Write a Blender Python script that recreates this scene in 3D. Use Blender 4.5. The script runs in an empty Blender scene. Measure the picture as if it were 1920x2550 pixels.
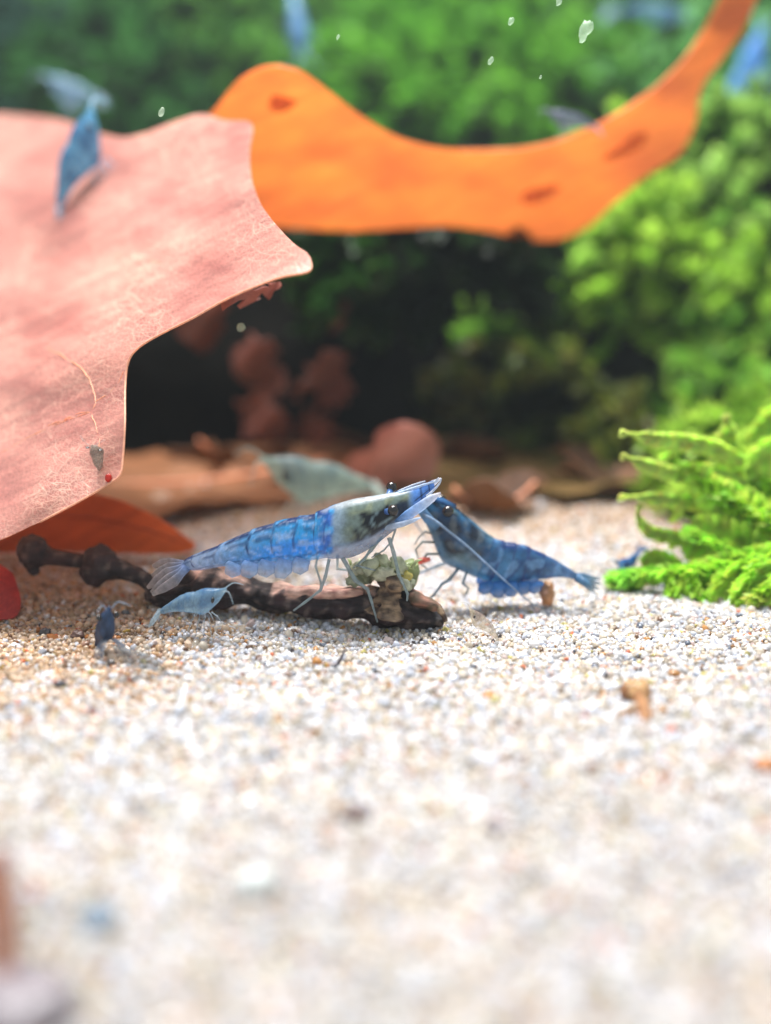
import bpy, bmesh, math, random
import numpy as np
from mathutils import Vector, Matrix, noise
from mathutils.geometry import delaunay_2d_cdt

random.seed(7); rng = np.random.default_rng(7)
R = math.radians
scene = bpy.context.scene
COL = scene.collection

# ---------------------------------------------------------------- camera (1 unit = 1 cm)
FPX = 2734.0                       # focal length in pixels of the 1920 x 2550 photograph
PITCH = math.atan((1275 - 600) / FPX)
CAMZ = 2.61
APERTURE = 0.30                    # lens opening in cm
cam_d = bpy.data.cameras.new('camera'); cam = bpy.data.objects.new('camera', cam_d); COL.objects.link(cam)
cam.location = (0, 0, CAMZ); cam.rotation_euler = (R(90) - PITCH, 0, 0)
cam_d.sensor_fit = 'VERTICAL'; cam_d.sensor_height = 24.0
cam_d.lens = 24.0 * FPX / 2550.0
cam_d.clip_start = 0.05; cam_d.clip_end = 200
cam_d.dof.use_dof = True
cam_d.dof.aperture_fstop = cam_d.lens * 1e-3 / APERTURE
scene.camera = cam
SP, CP = math.sin(PITCH), math.cos(PITCH)

def ray(px, py):
    dx = (px - 960) / FPX; dy = (1275 - py) / FPX
    return Vector((dx, CP + dy * SP, -SP + dy * CP))
def at(px, py, Y):
    d = ray(px, py); return Vector((0, 0, CAMZ)) + d * (Y / d.y)
def on_sand(px, py, z=0.0):
    d = ray(px, py); return Vector((0, 0, CAMZ)) + d * ((z - CAMZ) / d.z)
def axis_dist(p):
    return (p - Vector((0, 0, CAMZ))).dot(Vector((0, CP, -SP)))
cam_d.dof.focus_distance = axis_dist(at(850, 1330, 7.22))

# ---------------------------------------------------------------- light: the aquarium lamp and dim room light
world = bpy.data.worlds.new('World'); scene.world = world; world.use_nodes = True
wb = world.node_tree.nodes['Background']
wb.inputs[0].default_value = (0.88, 0.95, 1.0, 1); wb.inputs[1].default_value = 0.86
lamp_d = bpy.data.lights.new('aquarium_lamp', 'AREA'); lamp_d.shape = 'RECTANGLE'
lamp_d.size = 15; lamp_d.size_y = 6; lamp_d.energy = 21000; lamp_d.color = (1.0, 0.995, 0.985)
lamp = bpy.data.objects.new('aquarium_lamp', lamp_d); COL.objects.link(lamp)
lamp.location = (-2.2, 12.5, 22.5)
lamp.rotation_euler = (Vector((0.0, 8.0, 0)) - lamp.location).to_track_quat('-Z', 'Y').to_euler()
lamp['kind'] = 'helper'
vs = scene.view_settings
vs.view_transform = 'Standard'; vs.look = 'None'; vs.exposure = 0.0; vs.gamma = 1.0
scene.cycles.use_denoising = True
scene.cycles.max_bounces = 10; scene.cycles.transparent_max_bounces = 24
scene.cycles.caustics_reflective = False; scene.cycles.caustics_refractive = False

# ---------------------------------------------------------------- helpers
def lin(r, g, b):
    f = lambda c: (c / 255) / 12.92 if c / 255 <= 0.04045 else ((c / 255 + 0.055) / 1.055) ** 2.4
    return (f(r), f(g), f(b))
def mixc(a, b, t):
    t = max(0.0, min(1.0, t)); return tuple(a[i] * (1 - t) + b[i] * t for i in range(3))
def sstep(a, b, x):
    t = max(0.0, min(1.0, (x - a) / (b - a))); return t * t * (3 - 2 * t)
def nz(p, s=1.0):
    return noise.noise(Vector(p) * s)
def tag(o, label=None, cat=None, group=None, kind=None):
    if label: o['label'] = label
    if cat: o['category'] = cat
    if group: o['group'] = group
    if kind: o['kind'] = kind
    return o
def empty(name, loc, rot=None, scale=None):
    o = bpy.data.objects.new(name, None); COL.objects.link(o); o.location = loc
    o.empty_display_size = 0.1
    if rot is not None: o.rotation_euler = rot
    if scale: o.scale = (scale,) * 3
    return o

class MB:
    """collects verts, faces and vertex colours, then links them as one mesh object"""
    def __init__(s): s.v = []; s.f = []; s.c = []
    def ring_loft(s, rings, cols, cap=True):
        b = len(s.v); n = len(rings[0])
        for r, c in zip(rings, cols):
            s.v += [tuple(p) for p in r]
            s.c += list(c) if isinstance(c, list) else [c] * n
        for i in range(len(rings) - 1):
            for k in range(n):
                k2 = (k + 1) % n
                s.f.append((b + i * n + k, b + i * n + k2, b + (i + 1) * n + k2, b + (i + 1) * n + k))
        if cap:
            s.f.append(tuple(b + k for k in reversed(range(n))))
            e = b + (len(rings) - 1) * n
            s.f.append(tuple(e + k for k in range(n)))
    def tube(s, pts, rad, col=(1, 1, 1, 1), n=6, flat=1.0):
        pts = [Vector(p) for p in pts]; m = len(pts)
        if not isinstance(rad, (list, tuple)): rad = [rad] * m
        if not isinstance(col, list): col = [col] * m
        up = Vector((0.13, 0.27, 0.95)); rings = []
        for i, p in enumerate(pts):
            t = (pts[min(i + 1, m - 1)] - pts[max(i - 1, 0)]).normalized()
            a = t.cross(up)
            if a.length < 1e-4: a = t.cross(Vector((1, 0, 0)))
            a.normalize(); b = t.cross(a)
            rings.append([p + (a * math.cos(6.2832 * k / n) + b * flat * math.sin(6.2832 * k / n)) * rad[i] for k in range(n)])
        s.ring_loft(rings, col)
    def ball(s, c, r, col=(1, 1, 1, 1), seg=12, rings_n=8, amp=0.0, freq=1.0, axes=None, seed=0.0):
        c = Vector(c); r = Vector((r, r, r)) if not hasattr(r, '__len__') else Vector(r)
        rs = []; cs = []
        for i in range(rings_n + 1):
            th = math.pi * (0.02 + 0.96 * i / rings_n); row = []
            for k in range(seg):
                ph = 6.2832 * k / seg
                d = Vector((math.sin(th) * math.cos(ph), math.sin(th) * math.sin(ph), math.cos(th)))
                q = 1 + amp * nz(d * freq + Vector((seed, seed * 1.7, 0)))
                w = Vector((d.x * r.x, d.y * r.y, d.z * r.z)) * q
                if axes: w = axes @ w
                row.append(c + w)
            rs.append(row); cs.append(col)
        s.ring_loft(rs, cs)
    def build(s, name, mat, parent=None, smooth=True, loc=None):
        me = bpy.data.meshes.new(name)
        v = s.v
        if loc is not None: v = [(p[0] - loc[0], p[1] - loc[1], p[2] - loc[2]) for p in v]
        me.from_pydata(v, [], s.f)
        if s.c:
            a = me.color_attributes.new('Col', 'FLOAT_COLOR', 'POINT')
            arr = np.array([(c[0], c[1], c[2], c[3] if len(c) > 3 else 1.0) for c in s.c], dtype=np.float32)
            a.data.foreach_set('color', arr.ravel())
        me.polygons.foreach_set('use_smooth', [smooth] * len(me.polygons))
        me.materials.append(mat)
        o = bpy.data.objects.new(name, me); COL.objects.link(o)
        if loc is not None: o.location = loc
        if parent: o.parent = parent
        return o

def spline(pts, per=6, closed=False):
    """Catmull-Rom through tuples of any length"""
    n = len(pts); out = []
    last = n if closed else n - 1
    for i in range(last):
        g = lambda j: np.array(pts[j % n] if closed else pts[max(0, min(n - 1, j))], dtype=float)
        p0, p1, p2, p3 = g(i - 1), g(i), g(i + 1), g(i + 2)
        for k in range(per):
            t = k / per
            out.append(0.5 * (2 * p1 + (p2 - p0) * t + (2 * p0 - 5 * p1 + 4 * p2 - p3) * t * t + (3 * p1 - p0 - 3 * p2 + p3) * t ** 3))
    if not closed: out.append(np.array(pts[-1], dtype=float))
    return out

# ---------------------------------------------------------------- materials
def new_mat(name):
    m = bpy.data.materials.new(name); m.use_nodes = True
    nt = m.node_tree; nt.nodes.clear()
    out = nt.nodes.new('ShaderNodeOutputMaterial')
    return m, nt, out
def N(nt, typ, **kw):
    n = nt.nodes.new(typ)
    for k, v in kw.items():
        if k.startswith('i_'):
            key = k[2:]; n.inputs[int(key) if key.isdigit() else key.replace('_', ' ')].default_value = v
        else: setattr(n, k, v)
    return n
def L(nt, a, b): nt.links.new(a, b)
def prin(nt, **kw):
    b = nt.nodes.new('ShaderNodeBsdfPrincipled')
    for k, v in kw.items(): b.inputs[k.replace('_', ' ')].default_value = v
    return b

def mat_shrimp():
    m, nt, out = new_mat('shrimp_shell')
    at_ = N(nt, 'ShaderNodeAttribute', attribute_name='Col')
    tc = N(nt, 'ShaderNodeTexCoord')
    n1 = N(nt, 'ShaderNodeTexNoise', i_Scale=26.0, i_Detail=4.0, i_Roughness=0.6)
    L(nt, tc.outputs['Object'], n1.inputs['Vector'])
    mul = N(nt, 'ShaderNodeMix', data_type='RGBA', blend_type='MULTIPLY'); mul.inputs[0].default_value = 0.75
    cr = N(nt, 'ShaderNodeMapRange'); cr.inputs[1].default_value = 0.3; cr.inputs[2].default_value = 0.7
    cr.inputs[3].default_value = 0.62; cr.inputs[4].default_value = 1.35
    L(nt, n1.outputs['Fac'], cr.inputs[0])
    L(nt, at_.outputs['Color'], mul.inputs[6]); L(nt, cr.outputs[0], mul.inputs[7])
    p = prin(nt, Roughness=0.28, IOR=1.45, Coat_Weight=0.3, Coat_Roughness=0.12)
    L(nt, mul.outputs[2], p.inputs['Base Color'])
    bmp = N(nt, 'ShaderNodeBump', i_Strength=0.25, i_Distance=0.01); L(nt, n1.outputs['Fac'], bmp.inputs['Height'])
    L(nt, bmp.outputs[0], p.inputs['Normal'])
    tl = N(nt, 'ShaderNodeBsdfTranslucent'); L(nt, mul.outputs[2], tl.inputs['Color'])
    mx = N(nt, 'ShaderNodeMixShader', i_0=0.52); L(nt, p.outputs[0], mx.inputs[1]); L(nt, tl.outputs[0], mx.inputs[2])
    tr = N(nt, 'ShaderNodeBsdfTransparent')
    m2 = N(nt, 'ShaderNodeMixShader'); L(nt, at_.outputs['Alpha'], m2.inputs[0])
    L(nt, tr.outputs[0], m2.inputs[1]); L(nt, mx.outputs[0], m2.inputs[2])
    L(nt, m2.outputs[0], out.inputs[0]); return m

def mat_plain(name, col, rough=0.5, noise_amt=0.4, scale=12.0, transl=0.0, bump=0.3, coat=0.0, spec=0.5):
    m, nt, out = new_mat(name)
    tc = N(nt, 'ShaderNodeTexCoord')
    n1 = N(nt, 'ShaderNodeTexNoise', i_Scale=scale, i_Detail=5.0, i_Roughness=0.65)
    L(nt, tc.outputs['Object'], n1.inputs['Vector'])
    mr = N(nt, 'ShaderNodeMapRange'); mr.inputs[1].default_value = 0.3; mr.inputs[2].default_value = 0.7
    mr.inputs[3].default_value = 1 - noise_amt; mr.inputs[4].default_value = 1 + noise_amt
    L(nt, n1.outputs['Fac'], mr.inputs[0])
    mul = N(nt, 'ShaderNodeMix', data_type='RGBA', blend_type='MULTIPLY'); mul.inputs[0].default_value = 1.0
    mul.inputs[6].default_value = (*col, 1); L(nt, mr.outputs[0], mul.inputs[7])
    p = prin(nt, Roughness=rough, Coat_Weight=coat, Specular_IOR_Level=spec); L(nt, mul.outputs[2], p.inputs['Base Color'])
    bmp = N(nt, 'ShaderNodeBump', i_Strength=bump, i_Distance=0.02); L(nt, n1.outputs['Fac'], bmp.inputs['Height'])
    L(nt, bmp.outputs[0], p.inputs['Normal'])
    if transl > 0:
        tl = N(nt, 'ShaderNodeBsdfTranslucent'); L(nt, mul.outputs[2], tl.inputs['Color'])
        mx = N(nt, 'ShaderNodeMixShader', i_0=transl); L(nt, p.outputs[0], mx.inputs[1]); L(nt, tl.outputs[0], mx.inputs[2])
        L(nt, mx.outputs[0], out.inputs[0])
    else: L(nt, p.outputs[0], out.inputs[0])
    return m

def mat_vcol(name, rough=0.5, transl=0.3, coat=0.0, nscale=30.0, namt=0.3, bump=0.2):
    m, nt, out = new_mat(name)
    at_ = N(nt, 'ShaderNodeAttribute', attribute_name='Col')
    tc = N(nt, 'ShaderNodeTexCoord')
    n1 = N(nt, 'ShaderNodeTexNoise', i_Scale=nscale, i_Detail=4.0)
    L(nt, tc.outputs['Object'], n1.inputs['Vector'])
    mr = N(nt, 'ShaderNodeMapRange'); mr.inputs[1].default_value = 0.3; mr.inputs[2].default_value = 0.7
    mr.inputs[3].default_value = 1 - namt; mr.inputs[4].default_value = 1 + namt
    L(nt, n1.outputs['Fac'], mr.inputs[0])
    mul = N(nt, 'ShaderNodeMix', data_type='RGBA', blend_type='MULTIPLY'); mul.inputs[0].default_value = 1.0
    L(nt, at_.outputs['Color'], mul.inputs[6]); L(nt, mr.outputs[0], mul.inputs[7])
    p = prin(nt, Roughness=rough, Coat_Weight=coat); L(nt, mul.outputs[2], p.inputs['Base Color'])
    bmp = N(nt, 'ShaderNodeBump', i_Strength=bump, i_Distance=0.01); L(nt, n1.outputs['Fac'], bmp.inputs['Height'])
    L(nt, bmp.outputs[0], p.inputs['Normal'])
    tl = N(nt, 'ShaderNodeBsdfTranslucent'); L(nt, mul.outputs[2], tl.inputs['Color'])
    mx = N(nt, 'ShaderNodeMixShader', i_0=transl); L(nt, p.outputs[0], mx.inputs[1]); L(nt, tl.outputs[0], mx.inputs[2])
    L(nt, mx.outputs[0], out.inputs[0]); return m

def mat_leaf(name, face, trans, vein, transl, rough, blotch, vein_amt=0.5, spec=0.5, vscale=22.0, tblot=.3):
    """dead leaf: reflecting face, glowing when lit from behind, fine vein net"""
    m, nt, out = new_mat(name)
    uv = N(nt, 'ShaderNodeUVMap', uv_map='UVMap')
    wn = N(nt, 'ShaderNodeTexNoise', i_Scale=9.0, i_Detail=3.0); L(nt, uv.outputs[0], wn.inputs['Vector'])
    wob = N(nt, 'ShaderNodeVectorMath', operation='MULTIPLY_ADD')
    L(nt, wn.outputs['Color'], wob.inputs[0]); wob.inputs[1].default_value = (0.05, 0.05, 0); L(nt, uv.outputs[0], wob.inputs[2])
    mp = N(nt, 'ShaderNodeMapping'); mp.inputs['Rotation'].default_value = (0, 0, R(-28)); mp.inputs['Scale'].default_value = (0.55, 1.2, 1)
    L(nt, wob.outputs[0], mp.inputs['Vector'])
    v1 = N(nt, 'ShaderNodeTexVoronoi', feature='DISTANCE_TO_EDGE', i_Scale=vscale); L(nt, mp.outputs[0], v1.inputs['Vector'])
    v2 = N(nt, 'ShaderNodeTexVoronoi', feature='DISTANCE_TO_EDGE', i_Scale=vscale * 3.1); L(nt, wob.outputs[0], v2.inputs['Vector'])
    def edge(v, w, gain):
        mr = N(nt, 'ShaderNodeMapRange'); mr.inputs[1].default_value = 0; mr.inputs[2].default_value = w
        mr.inputs[3].default_value = gain; mr.inputs[4].default_value = 0
        L(nt, v.outputs['Distance'], mr.inputs[0]); return mr
    e1 = edge(v1, 0.05, 0.9); e2 = edge(v2, 0.13, 0.6)
    sm = N(nt, 'ShaderNodeMapping'); sm.vector_type = 'TEXTURE'; sm.inputs['Rotation'].default_value = (0, 0, R(-27)); sm.inputs['Scale'].default_value = (0.45, 0.035, 1)
    L(nt, wob.outputs[0], sm.inputs['Vector'])
    strk = N(nt, 'ShaderNodeTexNoise', i_Scale=1.0, i_Detail=4.0); L(nt, sm.outputs[0], strk.inputs['Vector'])
    stm = N(nt, 'ShaderNodeMapRange'); stm.inputs[1].default_value = .3; stm.inputs[2].default_value = .7; stm.inputs[3].default_value = .80; stm.inputs[4].default_value = 1.16
    L(nt, strk.outputs['Fac'], stm.inputs[0])
    big = N(nt, 'ShaderNodeTexNoise', i_Scale=3.2, i_Detail=5.0, i_Roughness=0.6); L(nt, mp.outputs[0], big.inputs['Vector'])
    br = N(nt, 'ShaderNodeMapRange'); br.inputs[1].default_value = 0.36; br.inputs[2].default_value = 0.66
    L(nt, big.outputs['Fac'], br.inputs[0])
    mx0 = N(nt, 'ShaderNodeMath', operation='MAXIMUM'); L(nt, e1.outputs[0], mx0.inputs[0]); L(nt, e2.outputs[0], mx0.inputs[1])
    # the vein net shows more in some places than in others
    vn = N(nt, 'ShaderNodeTexNoise', i_Scale=2.3, i_Detail=2.0); L(nt, uv.outputs[0], vn.inputs['Vector'])
    vr = N(nt, 'ShaderNodeMapRange'); vr.inputs[1].default_value = 0.35; vr.inputs[2].default_value = 0.7; vr.inputs[4].default_value = vein_amt
    L(nt, vn.outputs['Fac'], vr.inputs[0])
    vm = N(nt, 'ShaderNodeMath', operation='MULTIPLY'); L(nt, mx0.outputs[0], vm.inputs[0]); L(nt, vr.outputs[0], vm.inputs[1])
    speck = N(nt, 'ShaderNodeTexNoise', i_Scale=70.0, i_Detail=3.0); L(nt, uv.outputs[0], speck.inputs['Vector'])
    sr = N(nt, 'ShaderNodeMapRange'); sr.inputs[1].default_value = 0.3; sr.inputs[2].default_value = 0.7; sr.inputs[3].default_value = 0.82; sr.inputs[4].default_value = 1.15
    L(nt, speck.outputs['Fac'], sr.inputs[0])
    def tone(base, dark, ve):
        a = N(nt, 'ShaderNodeMix', data_type='RGBA'); L(nt, br.outputs[0], a.inputs[0])
        a.inputs[6].default_value = (*dark, 1); a.inputs[7].default_value = (*base, 1)
        b = N(nt, 'ShaderNodeMix', data_type='RGBA'); L(nt, vm.outputs[0], b.inputs[0])
        L(nt, a.outputs[2], b.inputs[6]); b.inputs[7].default_value = (*ve, 1)
        c = N(nt, 'ShaderNodeMix', data_type='RGBA', blend_type='MULTIPLY'); c.inputs[0].default_value = 1
        L(nt, b.outputs[2], c.inputs[6]); L(nt, sr.outputs[0], c.inputs[7])
        d = N(nt, 'ShaderNodeMix', data_type='RGBA', blend_type='MULTIPLY'); d.inputs[0].default_value = 1
        L(nt, c.outputs[2], d.inputs[6]); L(nt, stm.outputs[0], d.inputs[7]); return d
    cf = tone(face, mixc(face, blotch, 0.75), vein); ct = tone(trans, mixc(trans, blotch, tblot), trans)
    p = prin(nt, Roughness=rough, Specular_IOR_Level=spec); L(nt, cf.outputs[2], p.inputs['Base Color'])
    bmp = N(nt, 'ShaderNodeBump', i_Strength=0.25, i_Distance=0.012); L(nt, vm.outputs[0], bmp.inputs['Height'])
    bm2 = N(nt, 'ShaderNodeBump', i_Strength=0.15, i_Distance=0.02); L(nt, big.outputs['Fac'], bm2.inputs['Height']); L(nt, bm2.outputs[0], bmp.inputs['Normal'])
    L(nt, bmp.outputs[0], p.inputs['Normal'])
    gm_ = N(nt, 'ShaderNodeGamma', i_Gamma=0.5); L(nt, ct.outputs[2], gm_.inputs['Color'])
    tl = N(nt, 'ShaderNodeBsdfTranslucent'); L(nt, gm_.outputs[0], tl.inputs['Color'])   # light crosses both faces of the sheet
    mx = N(nt, 'ShaderNodeMixShader', i_0=transl); L(nt, p.outputs[0], mx.inputs[1]); L(nt, tl.outputs[0], mx.inputs[2])
    L(nt, mx.outputs[0], out.inputs[0]); return m

M_SHRIMP = mat_shrimp()
M_EYE = mat_plain('shrimp_eye', (0.006, 0.005, 0.006), rough=0.08, noise_amt=0.2, bump=0.0, coat=0.15)
M_MOSS = mat_vcol('moss_leaflet', rough=0.45, transl=0.62, nscale=14.0, namt=0.25)
M_BARK = None

# ---------------------------------------------------------------- setting: sand bed, tank back pane
def sand_z(x, y):
    return 0.08 * nz((x * 0.45, y * 0.45, 3.1)) + 0.04 * nz((x * 1.5, y * 1.5, 8.0)) + 0.012 * nz((x * 3.4, y * 3.4, 1.0))

def mat_sand_bed():
    m, nt, out = new_mat('sand_bed')
    tc = N(nt, 'ShaderNodeTexCoord')
    v = N(nt, 'ShaderNodeTexVoronoi', i_Scale=26.0); L(nt, tc.outputs['Object'], v.inputs['Vector'])
    ramp = N(nt, 'ShaderNodeValToRGB'); e = ramp.color_ramp.elements
    e[0].color = (*lin(150, 130, 110), 1); e[1].color = (*lin(200, 186, 170), 1)
    sep = N(nt, 'ShaderNodeSeparateColor'); L(nt, v.outputs['Color'], sep.inputs[0]); L(nt, sep.outputs[0], ramp.inputs[0])
    p = prin(nt, Roughness=0.6); L(nt, ramp.outputs[0], p.inputs['Base Color'])
    b = N(nt, 'ShaderNodeBump', i_Strength=0.8, i_Distance=0.03); L(nt, v.outputs['Distance'], b.inputs['Height']); L(nt, b.outputs[0], p.inputs['Normal'])
    L(nt, p.outputs[0], out.inputs[0]); return m

def build_sand():
    xs = np.linspace(-26, 26, 160); ys = np.linspace(0.6, 31.9, 150)
    mb = MB()
    for y in ys:
        for x in xs: mb.v.append((x, y, sand_z(x, y) - 0.006))
    n = len(xs)
    for j in range(len(ys) - 1):
        for i in range(n - 1): mb.f.append((j * n + i, j * n + i + 1, (j + 1) * n + i + 1, (j + 1) * n + i))
    tag(mb.build('ground', mat_sand_bed()), kind='structure')
    # grains
    pts = []
    y = 2.3
    while y < 15.5:
        sp = 0.0270 if y < 10.5 else 0.040
        half = 0.43 * y + 1.7
        k = int(2 * half / sp)
        for i in range(k):
            pts.append((-half + (i + random.random()) * sp, y + random.uniform(-.5, .5) * sp))
        y += sp * 0.9
    P = np.array(pts); n = len(P)
    z = np.array([sand_z(a, b) for a, b in pts]) + rng.normal(0.0, 0.0065, n)
    rad = np.clip(rng.lognormal(math.log(0.0160), 0.32, n), 0.008, 0.040)
    far = P[:, 1] > 10.5; rad[far] *= 1.3
    pal = [((238, 238, 240), .34, .42), ((230, 235, 246), .22, .48), ((242, 234, 220), .16, .55), ((224, 212, 194), .09, .45),
           ((232, 214, 210), .07, .35), ((190, 178, 162), .06, .2), ((206, 152, 92), .022, .4), ((214, 126, 92), .008, .3),
           ((120, 92, 72), .014, .1), ((96, 104, 120), .012, .1), ((60, 54, 56), .006, .0), ((200, 190, 120), .016, .3)]
    pr = np.array([q[1] for q in pal]); pr /= pr.sum()
    idx = rng.choice(len(pal), n, p=pr)
    leaf_shade = np.clip((-0.9 - P[:, 0]) / 0.9, 0, 1) * np.clip((9.5 - P[:, 1]) / 1.5, 0, 1) * np.clip((P[:, 1] - 5.4) / 1.2, 0, 1)
    back = np.clip((P[:, 1] - 8.8) / 1.6, 0, 1)  # shade behind the leaves, put into the grain colours as tan
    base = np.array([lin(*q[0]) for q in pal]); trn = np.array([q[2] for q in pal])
    col = base[idx] * np.array([.885, .875, .865]) * rng.uniform(0.66, 1.12, (n, 1)); hit = rng.random(n) < np.maximum(leaf_shade * .9, back * .85)
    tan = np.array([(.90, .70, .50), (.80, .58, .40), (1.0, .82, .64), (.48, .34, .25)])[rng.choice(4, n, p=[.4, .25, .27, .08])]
    col[hit] = col[hit] * tan[hit]          # leaf shade and some brown detritus painted as tan into grains under and behind leaves
    col = np.clip(col, 0, 0.92)
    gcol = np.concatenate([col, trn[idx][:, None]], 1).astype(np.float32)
    me = bpy.data.meshes.new('sand_grains')
    me.from_pydata(np.column_stack([P, z]).tolist(), [], [])
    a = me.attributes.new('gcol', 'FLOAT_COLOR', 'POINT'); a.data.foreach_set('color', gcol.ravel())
    a = me.attributes.new('gscale', 'FLOAT', 'POINT'); a.data.foreach_set('value', rad.astype(np.float32))
    a = me.attributes.new('grot', 'FLOAT_VECTOR', 'POINT'); a.data.foreach_set('vector', rng.uniform(0, 6.28, n * 3).astype(np.float32))
    # grain shapes, kept in a collection of their own
    gm, nt, out = new_mat('sand_grain')
    at_ = N(nt, 'ShaderNodeAttribute', attribute_name='gcol', attribute_type='INSTANCER')
    p = prin(nt, Roughness=0.22, IOR=1.5, Specular_IOR_Level=0.6); L(nt, at_.outputs['Color'], p.inputs['Base Color'])
    tl = N(nt, 'ShaderNodeBsdfTranslucent'); L(nt, at_.outputs['Color'], tl.inputs['Color'])
    mx = N(nt, 'ShaderNodeMixShader'); L(nt, at_.outputs['Alpha'], mx.inputs[0]); L(nt, p.outputs[0], mx.inputs[1]); L(nt, tl.outputs[0], mx.inputs[2])
    L(nt, mx.outputs[0], out.inputs[0])
    gc = bpy.data.collections.new('grain_shapes')
    for s in range(10):
        bm = bmesh.new(); bmesh.ops.create_icosphere(bm, subdivisions=2 if s % 2 else 1, radius=1.0)
        sc = Vector((random.uniform(.75, 1.3), random.uniform(.75, 1.2), random.uniform(.65, 1.0)))
        for v in bm.verts:
            k = 1 + 0.35 * noise.noise(v.co * 1.3 + Vector((s * 7.3, 0, s)))
            v.co = Vector((v.co.x * sc.x, v.co.y * sc.y, v.co.z * sc.z)) * k
        gme = bpy.data.meshes.new('grain'); bm.to_mesh(gme); bm.free()
        gme.materials.append(gm)
        gme.polygons.foreach_set('use_smooth', [bool(s % 2)] * len(gme.polygons))
        gc.objects.link(bpy.data.objects.new('grain', gme))
    o = bpy.data.objects.new('sand_grains', me); COL.objects.link(o); me.materials.append(gm)
    tag(o, kind='stuff')
    ng = bpy.data.node_groups.new('scatter_grains', 'GeometryNodeTree')
    ng.interface.new_socket('Geometry', in_out='INPUT', socket_type='NodeSocketGeometry')
    ng.interface.new_socket('Geometry', in_out='OUTPUT', socket_type='NodeSocketGeometry')
    gi = ng.nodes.new('NodeGroupInput'); go = ng.nodes.new('NodeGroupOutput')
    ci = ng.nodes.new('GeometryNodeCollectionInfo'); ci.inputs[0].default_value = gc; ci.inputs[1].default_value = True; ci.inputs[2].default_value = True
    ip = ng.nodes.new('GeometryNodeInstanceOnPoints'); ip.inputs['Pick Instance'].default_value = True
    ns = ng.nodes.new('GeometryNodeInputNamedAttribute'); ns.data_type = 'FLOAT'; ns.inputs[0].default_value = 'gscale'
    nr = ng.nodes.new('GeometryNodeInputNamedAttribute'); nr.data_type = 'FLOAT_VECTOR'; nr.inputs[0].default_value = 'grot'
    er = ng.nodes.new('FunctionNodeEulerToRotation')
    ng.links.new(gi.outputs[0], ip.inputs['Points']); ng.links.new(ci.outputs[0], ip.inputs['Instance'])
    ng.links.new(nr.outputs[0], er.inputs[0]); ng.links.new(er.outputs[0], ip.inputs['Rotation'])
    ng.links.new(ns.outputs[0], ip.inputs['Scale']); ng.links.new(ip.outputs[0], go.inputs[0])
    md = o.modifiers.new('scatter', 'NODES'); md.node_group = ng
build_sand()

# milky water: one closed box of even, thin haze round everything
def haze_box():
    mb = MB(); a, b = Vector((-29, -3, -1.2)), Vector((29, 33.5, 21.0))
    for z in (a.z, b.z):
        for x, y in ((a.x, a.y), (b.x, a.y), (b.x, b.y), (a.x, b.y)): mb.v.append((x, y, z))
    mb.f = [(3, 2, 1, 0), (4, 5, 6, 7), (0, 1, 5, 4), (1, 2, 6, 5), (2, 3, 7, 6), (3, 0, 4, 7)]
    m, nt, out = new_mat('haze')
    v = N(nt, 'ShaderNodeVolumePrincipled'); v.inputs['Color'].default_value = (0.86, 0.95, 1.0, 1); v.inputs['Density'].default_value = HAZE
    L(nt, v.outputs[0], out.inputs['Volume'])
    tag(mb.build('haze', m, smooth=False), kind='stuff')
HAZE = 0.0011
haze_box()

# back pane of the tank, painted dark, and the shade-coloured rocks that the moss grows on
mb = MB()
for j in range(2):
    for p in ((-28, 32 + j * .4, -1), (28, 32 + j * .4, -1), (28, 32 + j * .4, 20), (-28, 32 + j * .4, 20)): mb.v.append(p)
mb.f = [(0, 1, 2, 3), (7, 6, 5, 4), (0, 4, 5, 1), (1, 5, 6, 2), (2, 6, 7, 3), (3, 7, 4, 0)]
tag(mb.build('back_wall', mat_plain('dark_back_film', (0.012, 0.035, 0.045), rough=0.5, noise_amt=0.5, scale=0.4), smooth=False), kind='structure')

def rock(name, c, r, label, col, seed, seg=48):
    mb = MB(); mb.ball((0, 0, 0), r, (1, 1, 1, 1), seg, seg // 2, 0.55, 1.7, seed=seed)
    o = mb.build(name, mat_plain(name, col, rough=0.9, noise_amt=0.6, scale=1.6, bump=0.6, spec=0.0)); o.location = c
    tag(o, label, 'rock'); return o
rock('shade_rock', (-2.2, 16.9, 0.6), (6.0, 3.6, 2.5), 'rock coloured near black as the shade at the back of the dark hollow under the pink leaf', (0.0028, 0.0026, 0.0022), 3.0)  # the dark hollow's shade is put into both rocks' near black colour
rock('shade_rock', (5.5, 16.6, 0.8), (5.0, 3.2, 2.8), 'rock coloured dark as if in shade behind the bright green moss on the right side', (0.0022, 0.0030, 0.0016), 9.0)

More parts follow.
